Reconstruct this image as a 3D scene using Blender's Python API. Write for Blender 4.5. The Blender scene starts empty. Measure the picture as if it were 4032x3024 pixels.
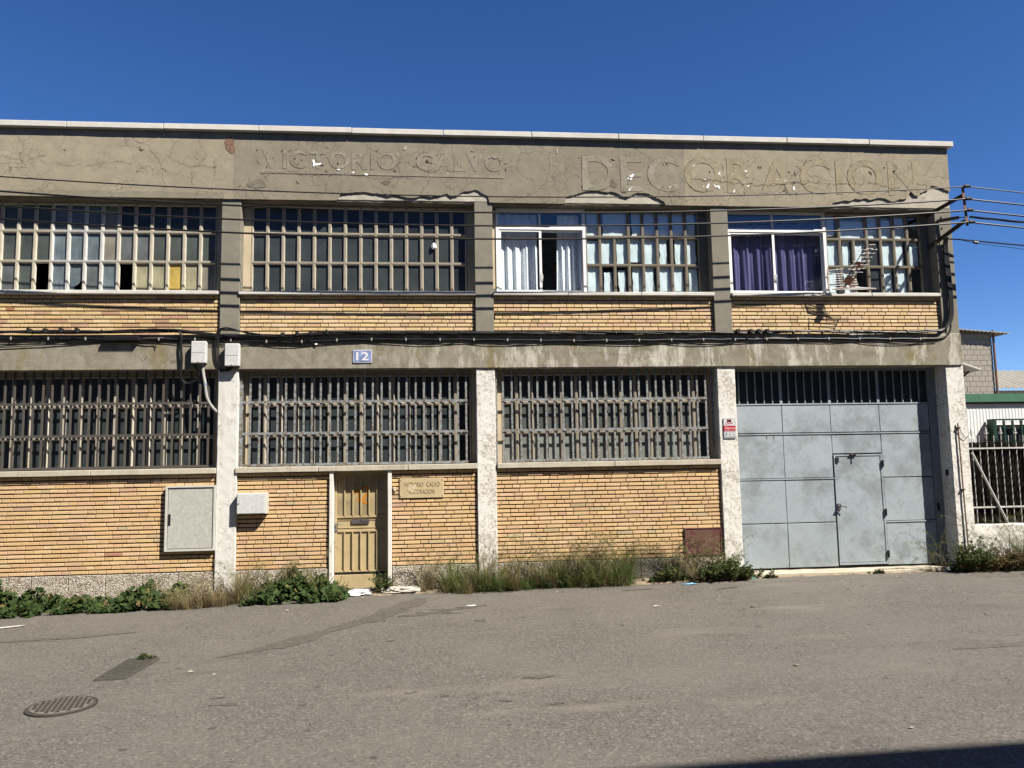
import bpy, bmesh, math, random
from mathutils import Vector, Matrix, noise as mnoise
R = random.Random(12)
SC = bpy.context.scene
COL = SC.collection

# ------------------------------------------------------------------ camera
YAW, PITCH, ROLL = math.radians(5.4255), math.radians(5.7392), math.radians(-0.9964)
cy, sy, cp, sp = math.cos(YAW), math.sin(YAW), math.cos(PITCH), math.sin(PITCH)
_r = Vector((cy, -sy, 0)); _f = Vector((sy*cp, cy*cp, sp)); _u = _r.cross(_f)
_r2 = _r*math.cos(ROLL) + _u*math.sin(ROLL); _u2 = -_r*math.sin(ROLL) + _u*math.cos(ROLL)
cam_d = bpy.data.cameras.new('camera'); cam = bpy.data.objects.new('camera', cam_d); COL.objects.link(cam)
cam_d.sensor_width = 36; cam_d.lens = 36*3030/4032; cam_d.clip_end = 2000
cam.matrix_world = Matrix(((_r2.x, _u2.x, -_f.x, 0), (_r2.y, _u2.y, -_f.y, -12.7), (_r2.z, _u2.z, -_f.z, 2.08), (0, 0, 0, 1)))
SC.camera = cam

# ------------------------------------------------------------------ sky and sun
SUN = Vector((1.15, -1.0, 1.65)).normalized()
SUN_EL = math.asin(SUN.z); SUN_AZ = math.atan2(SUN.x, SUN.y)
wd = bpy.data.worlds.new('World'); SC.world = wd; wd.use_nodes = True
wn = wd.node_tree; bg = wn.nodes['Background']
sk = wn.nodes.new('ShaderNodeTexSky'); sk.sky_type = 'NISHITA'; sk.sun_disc = False
sk.sun_elevation = SUN_EL; sk.sun_rotation = SUN_AZ
sk.altitude = 0; sk.air_density = 0.6; sk.dust_density = 0.0; sk.ozone_density = 3.0
hs_ = wn.nodes.new('ShaderNodeHueSaturation'); hs_.inputs['Saturation'].default_value = 1.225; hs_.inputs['Hue'].default_value = .508     # deep clear-day blue, same over the whole dome
wn.links.new(sk.outputs[0], hs_.inputs['Color']); wn.links.new(hs_.outputs[0], bg.inputs[0]); bg.inputs[1].default_value = 0.058
sl = bpy.data.lights.new('sun', 'SUN'); sl.energy = 5.0; sl.angle = math.radians(0.53); sl.color = (1.0, 0.93, 0.82)
so = bpy.data.objects.new('sun', sl); COL.objects.link(so); so.location = (20, -20, 30)
so.rotation_euler = (-SUN).to_track_quat('-Z', 'Y').to_euler()
SC.view_settings.view_transform = 'Standard'; SC.view_settings.look = 'None'
SC.view_settings.gamma = 1.0; SC.view_settings.exposure = 1.42
try: SC.view_settings.use_curve_mapping = False
except Exception: pass

# ------------------------------------------------------------------ mesh helpers
class MB:
    def __init__(s): s.v = []; s.f = []; s.c = []
    def quadlist(s, vs, fs, col=None):
        o = len(s.v); s.v += [tuple(p) for p in vs]
        for q in fs:
            s.f.append(tuple(i+o for i in q)); s.c.append(col)
        return s
    def box(s, x0, x1, y0, y1, z0, z1, col=None):
        return s.quadlist([(x0,y0,z0),(x1,y0,z0),(x1,y1,z0),(x0,y1,z0),(x0,y0,z1),(x1,y0,z1),(x1,y1,z1),(x0,y1,z1)],
                          [(0,3,2,1),(4,5,6,7),(0,1,5,4),(1,2,6,5),(2,3,7,6),(3,0,4,7)], col)
    def obox(s, c, ax, ay, az, col=None):      # oriented box: centre + three half-axis vectors
        c = Vector(c); ax = Vector(ax); ay = Vector(ay); az = Vector(az)
        P = [c+ax*i+ay*j+az*k for k in (-1,1) for i, j in ((-1,-1),(1,-1),(1,1),(-1,1))]
        return s.quadlist(P, [(0,3,2,1),(4,5,6,7),(0,1,5,4),(1,2,6,5),(2,3,7,6),(3,0,4,7)], col)
    def bar(s, a, b, w, h, up=(0,0,1), col=None):
        a = Vector(a); b = Vector(b); d = b-a; L = d.length
        if L < 1e-6: return s
        d.normalize(); upv = Vector(up)
        if abs(d.dot(upv)) > .98: upv = Vector((0,1,0))
        sx = d.cross(upv).normalized(); u = sx.cross(d).normalized()
        return s.obox((a+b)/2, d*L/2, sx*w/2, u*h/2, col)
    def tube(s, pts, r, n=6, col=None, cap=True):
        pts = [Vector(p) for p in pts]; m = len(pts)
        rs = r if isinstance(r, (list, tuple)) else [r]*m
        prev = None; o = len(s.v)
        for i, p in enumerate(pts):
            d = (pts[min(i+1, m-1)] - pts[max(i-1, 0)])
            if d.length < 1e-9: d = Vector((0,0,1))
            d.normalize()
            if prev is None:
                q = Vector((0,0,1)) if abs(d.z) < .9 else Vector((1,0,0)); prev = (q - d*q.dot(d)).normalized()
            else:
                prev = (prev - d*prev.dot(d)); prev = prev.normalized() if prev.length > 1e-6 else d.orthogonal().normalized()
            b = d.cross(prev)
            for k in range(n):
                a = 2*math.pi*k/n; s.v.append(tuple(p + (prev*math.cos(a) + b*math.sin(a))*rs[i]))
        for i in range(m-1):
            for k in range(n):
                k2 = (k+1) % n
                s.f.append((o+i*n+k, o+i*n+k2, o+(i+1)*n+k2, o+(i+1)*n+k)); s.c.append(col)
        if cap:
            s.f.append(tuple(o+k for k in reversed(range(n)))); s.c.append(col)
            s.f.append(tuple(o+(m-1)*n+k for k in range(n))); s.c.append(col)
        return s
    def disc(s, c, r, h, n=24, r2=None, axis='z'):
        r2 = r if r2 is None else r2; o = len(s.v); c = Vector(c)
        for (rr, hh) in ((r, 0), (r2, h)):
            for k in range(n):
                a = 2*math.pi*k/n; x, y = rr*math.cos(a), rr*math.sin(a)
                s.v.append(tuple(c + (Vector((x, y, hh)) if axis == 'z' else Vector((x, -hh, y)))))
        for k in range(n):
            k2 = (k+1) % n; s.f.append((o+k, o+k2, o+n+k2, o+n+k)); s.c.append(None)
        s.f.append(tuple(o+n+k for k in range(n))); s.c.append(None)
        s.f.append(tuple(o+k for k in reversed(range(n)))); s.c.append(None)
        return s
    def poly(s, pts, y0, y1):                  # x,z outline extruded along y
        o = len(s.v); n = len(pts)
        s.v += [(x, y0, z) for x, z in pts] + [(x, y1, z) for x, z in pts]
        s.f.append(tuple(range(o, o+n))); s.c.append(None)
        s.f.append(tuple(range(o+2*n-1, o+n-1, -1))); s.c.append(None)
        for i in range(n):
            j = (i+1) % n; s.f.append((o+j, o+i, o+n+i, o+n+j)); s.c.append(None)
        return s
    def mesh(s, name, m, smooth=False):
        me = bpy.data.meshes.new(name); me.from_pydata(s.v, [], s.f)
        if m: me.materials.append(m)
        if any(c is not None for c in s.c):
            ca = me.color_attributes.new('bc', 'FLOAT_COLOR', 'CORNER')
            arr = []
            for p, c in zip(me.polygons, s.c):
                cc = c if c is not None else (1,1,1)
                arr += [cc[0], cc[1], cc[2], 1.0]*p.loop_total
            ca.data.foreach_set('color', arr)
        if smooth: me.polygons.foreach_set('use_smooth', [True]*len(me.polygons))
        me.update()
        return me
    def build(s, name, m, parent=None, smooth=False, loc=None):
        return put(name, s.mesh(name, m, smooth), parent, loc)

def put(name, me, parent=None, loc=None, rot=None, scale=None):
    o = bpy.data.objects.new(name, me); COL.objects.link(o)
    if parent: o.parent = parent
    if loc: o.location = loc
    if rot: o.rotation_euler = rot
    if scale: o.scale = scale
    return o
def tag(o, label, cat, group=None):
    o['label'] = label; o['category'] = cat
    if group: o['group'] = group
    return o
def struct(o): o['kind'] = 'structure'; return o
def stuff(o): o['kind'] = 'stuff'; return o
def empty(name, parent=None, loc=(0,0,0)):
    o = bpy.data.objects.new(name, None); COL.objects.link(o); o.location = loc; o.empty_display_size = .2
    if parent: o.parent = parent
    return o
def thing(name, label, cat, loc=(0,0,0), group=None): return tag(empty(name, None, loc), label, cat, group)
def rough_box(name, m, parent, x0, x1, y0, y1, z0, z1, step=.12, amp=.004, bev=.008):
    """box with rounded, slightly uneven edges"""
    bm = bmesh.new(); bmesh.ops.create_cube(bm, size=1)
    for v in bm.verts: v.co = Vector((x0+(v.co.x+.5)*(x1-x0), y0+(v.co.y+.5)*(y1-y0), z0+(v.co.z+.5)*(z1-z0)))
    if bev: bmesh.ops.bevel(bm, geom=list(bm.edges), offset=bev, segments=1, affect='EDGES')
    for ax, L in ((0, x1-x0), (2, z1-z0)):
        n = int(L/step)
        for i in range(1, n):
            co = [0,0,0]; no = [0,0,0]; lo = (x0, y0, z0)[ax]; co[ax] = lo + L*i/n; no[ax] = 1
            bmesh.ops.bisect_plane(bm, geom=list(bm.verts)+list(bm.edges)+list(bm.faces), plane_co=co, plane_no=no)
    for v in bm.verts:
        n3 = mnoise.noise_vector(v.co*7.3) + mnoise.noise_vector(v.co*23)*.6
        v.co += n3*amp
    me = bpy.data.meshes.new(name); bm.to_mesh(me); bm.free(); me.materials.append(m)
    return put(name, me, parent)
def text_mesh(name, body, size, extrude, m, xspan=None, offset=0.0, res=3, shear=0.0, space=1.0):
    """flat lettering in the x,z plane facing -y, origin at lower left of the caps"""
    cu = bpy.data.curves.new(name, 'FONT'); cu.body = body; cu.size = size; cu.extrude = extrude; cu.offset = offset
    cu.resolution_u = res; cu.shear = shear; cu.space_character = space
    t = bpy.data.objects.new(name, cu); COL.objects.link(t)
    bpy.context.view_layer.update()
    me = bpy.data.meshes.new_from_object(t.evaluated_get(bpy.context.evaluated_depsgraph_get()))
    bpy.data.objects.remove(t); bpy.data.curves.remove(cu)
    xs = [v.co.x for v in me.vertices]; ys = [v.co.y for v in me.vertices]
    if xs:
        x0, x1, y0 = min(xs), max(xs), min(ys)
        k = (xspan/(x1-x0)) if xspan else 1.0
        for v in me.vertices: v.co = Vector(((v.co.x-x0)*k, -v.co.z, v.co.y-y0))
    me.materials.clear(); me.materials.append(m); me.name = name
    return me

# ------------------------------------------------------------------ material helpers
class NT:
    def __init__(s, name):
        s.m = bpy.data.materials.new(name); s.m.use_nodes = True; s.n = s.m.node_tree.nodes; s.l = s.m.node_tree.links
        s.b = s.n['Principled BSDF']; s.out = s.n['Material Output']
        s.pos = s.n.new('ShaderNodeNewGeometry').outputs['Position']
    def set(s, **k):
        for key, val in k.items():
            key = {'rough':'Roughness','metal':'Metallic','spec':'Specular IOR Level','col':'Base Color','normal':'Normal','coat':'Coat Weight','trans':'Transmission Weight','ior':'IOR','alpha':'Alpha'}.get(key, key)
            i = s.b.inputs[key]
            if hasattr(val, 'is_linked') or isinstance(val, bpy.types.NodeSocket): s.l.new(val, i)
            elif isinstance(val, (tuple, list)): i.default_value = tuple(val) + (1,) if len(val) == 3 else val
            else: i.default_value = val
        return s
    def map(s, scale=(1,1,1), rot=(0,0,0), vec=None):
        mp = s.n.new('ShaderNodeMapping'); s.l.new(vec or s.pos, mp.inputs[0])
        mp.inputs['Scale'].default_value = scale; mp.inputs['Rotation'].default_value = rot; return mp.outputs[0]
    def noise(s, scale, detail=4, rough=.6, vec=None, dist=0.0):
        t = s.n.new('ShaderNodeTexNoise'); s.l.new(vec or s.pos, t.inputs['Vector']); t.inputs['Scale'].default_value = scale
        t.inputs['Detail'].default_value = detail; t.inputs['Roughness'].default_value = rough; t.inputs['Distortion'].default_value = dist
        return t.outputs['Fac']
    def noisec(s, scale, detail=2, vec=None):
        t = s.n.new('ShaderNodeTexNoise'); s.l.new(vec or s.pos, t.inputs['Vector']); t.inputs['Scale'].default_value = scale; t.inputs['Detail'].default_value = detail
        return t.outputs['Color']
    def voro(s, scale, feature='F1', vec=None, out='Distance'):
        t = s.n.new('ShaderNodeTexVoronoi'); t.feature = feature; s.l.new(vec or s.pos, t.inputs['Vector']); t.inputs['Scale'].default_value = scale
        return t.outputs[out]
    def ramp(s, fac, stops, interp='LINEAR'):
        r = s.n.new('ShaderNodeValToRGB'); s.l.new(fac, r.inputs[0]); e = r.color_ramp.elements; r.color_ramp.interpolation = interp
        while len(e) < len(stops): e.new(.5)
        for i, (p, c) in enumerate(stops):
            e[i].position = p; e[i].color = (tuple(c)+(1,)) if isinstance(c, (tuple, list)) else (c, c, c, 1)
        return r.outputs[0]
    def mix(s, fac, a, b, mode='MIX'):
        x = s.n.new('ShaderNodeMix'); x.data_type = 'RGBA'; x.blend_type = mode
        for i, val in ((0, fac), (6, a), (7, b)):
            if isinstance(val, bpy.types.NodeSocket): s.l.new(val, x.inputs[i])
            elif isinstance(val, (tuple, list)): x.inputs[i].default_value = tuple(val)+(1,) if len(val) == 3 else val
            else: x.inputs[i].default_value = val
        return x.outputs[2]
    def math(s, op, a, b=0.0, clamp=False):
        x = s.n.new('ShaderNodeMath'); x.operation = op; x.use_clamp = clamp
        for i, val in ((0, a), (1, b)):
            if isinstance(val, bpy.types.NodeSocket): s.l.new(val, x.inputs[i])
            else: x.inputs[i].default_value = val
        return x.outputs[0]
    def vadd(s, a, b):
        x = s.n.new('ShaderNodeVectorMath'); x.operation = 'ADD'; s.l.new(a, x.inputs[0]); s.l.new(b, x.inputs[1]); return x.outputs[0]
    def vscale(s, a, k):
        x = s.n.new('ShaderNodeVectorMath'); x.operation = 'SCALE'; s.l.new(a, x.inputs[0]); x.inputs['Scale'].default_value = k; return x.outputs[0]
    def sep(s, ax, vec=None):
        x = s.n.new('ShaderNodeSeparateXYZ'); s.l.new(vec or s.pos, x.inputs[0]); return x.outputs[ax]
    def bump(s, h, strength=.4, dist=.01, normal=None):
        b = s.n.new('ShaderNodeBump'); s.l.new(h, b.inputs['Height']); b.inputs['Strength'].default_value = strength; b.inputs['Distance'].default_value = dist
        if normal: s.l.new(normal, b.inputs['Normal'])
        return b.outputs[0]
    def cracks(s, scale, width=.012, warp=.25, mask=(.5,.6), mscale=.8):
        """0..1, 1 on thin wandering cracks"""
        w = s.vadd(s.pos, s.vscale(s.noisec(3.0, 5), warp))
        e = s.voro(scale, 'DISTANCE_TO_EDGE', w)
        c = s.ramp(e, [(0, 1.0), (width, 0.0)])
        k = s.ramp(s.noise(mscale, 2), [(mask[0], 0.0), (mask[1], 1.0)])
        return s.math('MULTIPLY', c, k)

def plain(name, col, rough=.6, metal=0.0, var=.12, nscale=14, bump=.0, spec=.3):
    t = NT(name); n = t.noise(nscale, 5)
    lo = tuple(c*(1-var) for c in col); hi = tuple(min(1, c*(1+var)) for c in col)
    t.set(col=t.ramp(n, [(.3, lo), (.7, hi)]), rough=rough, metal=metal, spec=spec)
    if bump: t.set(normal=t.bump(t.noise(nscale*5, 4), bump, .004))
    return t.m

def concrete(name, base, dark, light, crack=True, fine=60, streak=0.0, crk=(.0, .0), pale=None):
    t = NT(name)
    big = t.noise(.9, 5, .65); mid = t.noise(5.5, 5, .7); fin = t.noise(fine, 3, .7)
    c = t.ramp(mid, [(.32, dark), (.5, base), (.68, light)])
    c = t.mix(t.ramp(big, [(.42, 0), (.62, .7)]), c, dark); c = t.mix(t.ramp(t.noise(2.6, 6, .75), [(.56, 0), (.66, .5)]), c, tuple(k*.72 for k in base)); c = t.mix(t.ramp(t.noise(3.4, 6, .75, t.map((1,1,1),(.4,.3,.2))), [(.58, 0), (.68, .45)]), c, tuple(min(1, k*1.3) for k in base))
    c = t.mix(.35, c, t.ramp(fin, [(.3, tuple(k*.7 for k in base)), (.7, tuple(min(1, k*1.25) for k in base))]))
    if streak:
        sv = t.map((9, 9, .55)); st = t.noise(1.0, 6, .7, sv)
        c = t.mix(t.math('MULTIPLY', t.ramp(st, [(.56, 0), (.7, 1)]), streak), c, pale or light)
        sd = t.noise(1.0, 5, .7, t.map((5, 5, .5), (0, 0, .4)))
        c = t.mix(t.math('MULTIPLY', t.ramp(sd, [(.55, 0), (.72, 1)]), streak*.7), c, tuple(k*.55 for k in base))
    h = t.math('ADD', t.math('MULTIPLY', mid, .5), t.math('MULTIPLY', fin, .5))
    if crack:
        k = t.cracks(2.1, .012, .35, (.42, .52)); k2 = t.cracks(5.5, .022, .3, (.50, .60), 1.3)
        kk = t.math('MAXIMUM', k, k2)
        c = t.mix(t.math('MULTIPLY', kk, .8), c, tuple(q*.28 for q in base))
        h = t.math('SUBTRACT', h, t.math('MULTIPLY', kk, .8))
    pit = t.ramp(t.voro(11), [(.03, 1), (.05, 0)])
    c = t.mix(t.math('MULTIPLY', pit, .75), c, tuple(q*.3 for q in base))
    t.set(col=c, rough=.92, spec=.15, normal=t.bump(h, .5, .006))
    return t.m

M = {}
M['fascia'] = concrete('aged_render', (.275,.245,.185), (.21,.19,.148), (.34,.30,.225), True)
M['fascia_bay'] = concrete('tan_render', (.345,.302,.222), (.27,.237,.177), (.41,.36,.268), True)
M['spall'] = concrete('exposed_concrete', (.50,.465,.385), (.36,.33,.27), (.60,.56,.48), False)
M['pillar'] = concrete('bare_concrete', (.25,.235,.19), (.20,.19,.155), (.30,.28,.225), False)
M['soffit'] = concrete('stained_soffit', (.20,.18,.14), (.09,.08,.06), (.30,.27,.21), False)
def _lg(name, base, pale):
    t = NT(name); n = t.noise(7, 6, .75); q = t.noise(2.2, 4, .65); f = t.noise(50, 3)
    c = t.ramp(n, [(.35, tuple(k*.8 for k in base)), (.65, tuple(k*1.12 for k in base))])
    c = t.mix(t.ramp(q, [(.45, 0), (.6, .75)]), c, t.ramp(n, [(.4, pale), (.7, tuple(k*1.2 for k in pale))]))
    c = t.mix(.25, c, t.ramp(f, [(.3, tuple(k*.6 for k in base)), (.7, tuple(k*1.3 for k in base))]))
    c = t.mix(t.math('MULTIPLY', t.cracks(7, .03, .3, (.45,.55), 2.0), .8), c, (.07,.06,.045))
    t.set(col=c, rough=.92, spec=.15, normal=t.bump(t.math('ADD', n, t.math('MULTIPLY', f, .5)), .6, .008)); return t.m
M['letter'] = _lg('letter_ghost', (.27,.243,.185), (.33,.31,.255)); M['letter_tan'] = _lg('letter_ghost_tan', (.335,.285,.195), (.32,.29,.225))
def _lw():
    t = NT('letter_with_paint'); n = t.noise(9, 5, .7); w = t.noise(6, 4, .6, t.map((1,1,1.5)))
    c = t.ramp(n, [(.35, (.27,.23,.16)), (.65, (.36,.31,.215))])
    c = t.mix(t.ramp(w, [(.66, 0), (.68, 1)]), c, (.82,.82,.82))
    t.set(col=c, rough=.9, spec=.15, normal=t.bump(n, .5, .006)); return t.m
M['letter_paint'] = _lw()
def _beam():
    t = NT('weathered_beam')
    mid = t.noise(4.5, 6, .72); fin = t.noise(55, 3, .7)
    c = t.ramp(mid, [(.3, (.17,.15,.112)), (.5, (.265,.242,.192)), (.7, (.335,.312,.255))])
    # lichen and dark grime near the top edge, pale lime streaks running down
    zz = t.math('MULTIPLY', t.math('SUBTRACT', t.sep(2), 3.72), 2.2)
    lich = t.math('MULTIPLY', t.ramp(t.noise(3.2, 6, .75, t.map((1,1,.6))), [(.47, 0), (.62, 1)]), t.math('MULTIPLY', zz, .8, True), True)
    c = t.mix(lich, c, (.12,.095,.05))
    moss = t.ramp(t.noise(2.2, 4, .7, t.map((1.2,1,.8), (0,0,.9))), [(.55, 0), (.66, .8)])
    c = t.mix(moss, c, (.20,.15,.05))
    st = t.noise(1.0, 8, .78, t.map((3.6, 3.6, 1.0)))
    xs = t.ramp(t.math('MULTIPLY', t.math('ADD', t.sep(0), 7.0), .0625), [(.30, .12), (.55, 1.0)])
    c = t.mix(t.math('MULTIPLY', t.ramp(st, [(.50, 0), (.60, .95)]), xs), c, (.64,.615,.55))
    c = t.mix(.3, c, t.ramp(fin, [(.3, (.12,.11,.08)), (.7, (.42,.38,.3))]))
    c = t.mix(t.math('MULTIPLY', t.cracks(1.4, .006, .5, (.5,.55)), .8), c, (.06,.055,.045))
    t.set(col=c, rough=.93, spec=.12, normal=t.bump(t.math('ADD', mid, t.math('MULTIPLY', fin, .5)), .5, .007)); return t.m
M['beam'] = _beam()
def _paint(name, thr, scale=16, white=(.66,.65,.61), under=(.38,.345,.28), low=True):
    t = NT(name); a = t.noise(2.0, 3, .6); n = t.noise(scale, 6, .75)
    f = t.math('ADD', t.math('MULTIPLY', n, .7), t.math('MULTIPLY', a, .3))
    c = t.ramp(f, [(thr-.02, under), (thr+.025, white)])
    c = t.mix(.22, c, t.ramp(t.noise(70, 3), [(.3, (.3,.28,.24)), (.7, (.9,.89,.85))]))
    st = t.ramp(t.noise(1, 5, .7, t.map((7,7,.6))), [(.55,0),(.7,.45)])
    c = t.mix(st, c, (.44,.40,.33))
    k = t.cracks(1.8, .006, .45, (.5,.56)); c = t.mix(t.math('MULTIPLY', k, .7), c, (.16,.14,.11))
    t.set(col=c, rough=.88, spec=.18, normal=t.bump(f, .45, .006)); return t.m
M['white_smooth'] = _paint('white_paint_column', .42, 12, (.72,.715,.68), (.40,.37,.31))
M['white_flaky'] = _paint('flaking_white_column', .470, 22, (.80,.79,.75), (.45,.41,.34))
M['coping'] = concrete('pale_cast_stone', (.66,.64,.585), (.55,.53,.48), (.74,.72,.67), False, 70)
M['sill_up'] = concrete('pale_upper_sill', (.66,.645,.60), (.54,.52,.47), (.73,.72,.68), False, 70)
M['sill_low'] = concrete('dirty_lower_sill', (.55,.505,.41), (.38,.34,.26), (.62,.58,.49), False, 70, .55, pale=(.36,.32,.24))
M['cream'] = plain('cream_plaster', (.55,.46,.32), .85, 0, .14, 3)
M['mortar'] = plain('dark_mortar', (.055,.04,.026), .95, 0, .3, 20, .4)
M['interior'] = plain('dim_interior', (.10,.10,.095), .9)
def brick_mat(name, src):
    t = NT(name)
    if src == 'obj': base = t.n.new('ShaderNodeObjectInfo').outputs['Color']
    else:
        a = t.n.new('ShaderNodeAttribute'); a.attribute_name = 'bc'; base = a.outputs['Color']
    stv = t.map((5, 5, 26), (0, math.radians(38), 0)); st = t.noise(1.0, 4, .6, stv, .6)
    c = t.mix(t.ramp(st, [(.54, 0), (.66, .4)]), base, t.mix(1.0, base, (.86,.72,.66), 'MULTIPLY'))
    big = t.noise(1.3, 4, .6); c = t.mix(t.ramp(big, [(.45,0),(.7,.35)]), c, t.mix(1.0, c, (.78,.76,.74), 'MULTIPLY'))
    fin = t.noise(45, 4, .7); c = t.mix(.30, c, t.mix(1.0, c, t.ramp(fin, [(.3, .55), (.7, 1.35)]), 'MULTIPLY'))
    sp_ = t.ramp(t.noise(7.5, 5, .75), [(.70, 0), (.76, .8)]); c = t.mix(sp_, c, (.62,.54,.40))
    gr = t.ramp(t.noise(11, 4, .7, t.map((1,1,1),(0,0,1.3))), [(.70, 0), (.77, .55)]); c = t.mix(gr, c, (.20,.17,.10))
    t.set(col=c, rough=.86, spec=.2, normal=t.bump(fin, .35, .004)); return t.m
M['brick_o'] = brick_mat('facing_brick', 'obj'); M['brick_a'] = brick_mat('facing_brick_mass', 'attr')
def _agg():
    t = NT('pebble_dash'); v = t.voro(62, 'F1', None, 'Color'); d = t.voro(62)
    s_ = t.sep(0, v)
    c = t.ramp(s_, [(0, (.24,.18,.125)), (.25, (.42,.355,.27)), (.5, (.56,.505,.42)), (.8, (.78,.735,.65)), (1, (.48,.405,.315))])
    c = t.mix(t.ramp(d, [(.45, 0), (.75, .8)]), c, (.15,.12,.09))
    t.set(col=c, rough=.8, spec=.25, normal=t.bump(t.math('SUBTRACT', 1.0, d), .9, .012)); return t.m
M['agg'] = _agg(); M['agg_soot'] = _agg(); M['agg_soot'].name = 'sooty_pebble_dash'
_nd = M['agg_soot'].node_tree; _gm = _nd.nodes.new('ShaderNodeMix'); _gm.data_type = 'RGBA'; _gm.inputs[0].default_value = .78; _gm.inputs[7].default_value = (.022,.02,.018,1)
_ol = _nd.nodes['Principled BSDF'].inputs['Base Color'].links[0].from_socket; _nd.links.new(_ol, _gm.inputs[6]); _nd.links.new(_gm.outputs[2], _nd.nodes['Principled BSDF'].inputs['Base Color'])
def _frame(name, col, dirt, amt):
    t = NT(name); n = t.noise(6, 5, .7); f = t.noise(40, 4, .7)
    c = t.ramp(n, [(.35, tuple(k*.85 for k in col)), (.65, col)]); c = t.mix(t.ramp(f, [(.5, 0), (.75, amt)]), c, dirt)
    t.set(col=c, rough=.7, spec=.3, normal=t.bump(f, .2, .003)); return t.m
M['frame_cream'] = _frame('cream_cell_paint', (.70,.65,.535), (.33,.27,.18), .5)
M['frame_tan'] = _frame('tan_cell_paint', (.62,.555,.45), (.25,.2,.13), .5)
M['frame_taupe'] = _frame('taupe_cell_paint', (.40,.345,.265), (.20,.17,.125), .5)
M['frame_white'] = _frame('flaking_white_cell_paint', (.78,.77,.74), (.42,.36,.28), .9)
def glass(name, col, rough=.3, ripple=.25, scale=45, dirt=0.0, dcol=(.35,.36,.34)):
    t = NT(name); n = t.noise(scale, 3, .6, None, 1.2)
    c = t.ramp(t.noise(3.0, 4, .6), [(.3, tuple(k*.7 for k in col)), (.7, tuple(k*1.3 for k in col))])
    if dirt: c = t.mix(t.math('MULTIPLY', t.ramp(t.noise(1.0, 5, .75, t.map((16,16,2.6))), [(.45, 0), (.7, 1)]), dirt), c, dcol)
    sp_ = t.ramp(t.noise(60, 4, .8), [(.70, 0), (.76, .5)]); c = t.mix(sp_, c, (.4,.42,.42))
    t.set(col=c, rough=rough, spec=.5, normal=t.bump(n, ripple, .004)); return t.m
M['g_dark'] = glass('dark_figured_glass', (.020,.027,.032))
M['g_slate'] = glass('slate_figured_glass', (.036,.046,.050), .35, .4, 40)
M['g_ripple'] = glass('rippled_glass', (.075,.088,.082), .3, .6, 38)
M['g_milky'] = glass('milky_glass', (.15,.19,.21), .3, .15, 30, .7, (.07,.10,.13))
M['g_grey'] = glass('grey_glass', (.13,.145,.15), .22, .1, 20, .5, (.08,.09,.1))
M['g_tan'] = glass('dusty_tan_glass', (.25,.235,.19), .4, .1, 30, .6, (.16,.15,.12))
M['g_straw'] = glass('straw_glass', (.33,.31,.20), .4, .15, 30, .7, (.2,.19,.12))
M['g_yellow'] = glass('yellow_glass', (.55,.40,.10), .35, .1, 20, .3, (.35,.25,.06))
M['g_pale'] = glass('pale_figured_glass', (.23,.245,.225), .35, .7, 40, .3, (.15,.16,.14))
M['g_mid'] = glass('mid_figured_glass', (.085,.095,.09), .35, .7, 40)
def _clear():
    t = NT('clear_window_glass'); n = t.n; gl = n.new('ShaderNodeBsdfGlossy'); gl.inputs['Roughness'].default_value = .02
    tr = n.new('ShaderNodeBsdfTransparent'); tr.inputs[0].default_value = (.92,.955,.97,1); mx = n.new('ShaderNodeMixShader'); fr = n.new('ShaderNodeLayerWeight'); fr.inputs[0].default_value = .5
    k = t.math('ADD', t.math('MULTIPLY', t.math('POWER', fr.outputs['Facing'], 4.0), .8), .055, True)
    t.l.new(k, mx.inputs[0]); t.l.new(tr.outputs[0], mx.inputs[1]); t.l.new(gl.outputs[0], mx.inputs[2]); t.l.new(mx.outputs[0], t.out.inputs[0])
    n.remove(t.b); return t.m
M['clear'] = _clear()
M['paper'] = plain('white_paper', (.74,.79,.79), .9, 0, .08, 6)
M['alu'] = plain('white_aluminium', (.74,.74,.73), .35, 0, .04, 6, 0, .5)
def _curtain(name, col, spots):
    t = NT(name); c = t.ramp(t.noise(2.5, 3), [(.3, tuple(k*.88 for k in col)), (.7, col)])
    if spots: c = t.mix(t.ramp(t.voro(21), [(.20, .75), (.27, 0)]), c, (.38,.40,.52))
    t.set(col=c, rough=.6, spec=.3); t.b.inputs['Sheen Weight'].default_value = .3
    return t.m
M['cur_white'] = _curtain('white_floral_curtain', (.84,.84,.86), True)
M['cur_purple'] = _curtain('purple_satin_curtain', (.085,.068,.18), False); M['cur_purple'].node_tree.nodes['Principled BSDF'].inputs['Roughness'].default_value = .32
def _bar(name, col, rust, amt):
    t = NT(name); n = t.noise(18, 6, .75); c = t.ramp(t.noise(40, 4), [(.3, tuple(k*.75 for k in col)), (.7, tuple(k*1.2 for k in col))])
    c = t.mix(t.ramp(n, [(amt-.03, 0), (amt+.06, 1)]), c, rust)
    t.set(col=c, rough=.65, spec=.3, normal=t.bump(n, .25, .003)); return t.m
M['bar_blue'] = _bar('worn_blue_grey_paint', (.27,.30,.32), (.15,.12,.085), .50)
M['bar_dark'] = _bar('dark_grey_bar_paint', (.085,.08,.072), (.10,.07,.05), .55)
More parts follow.
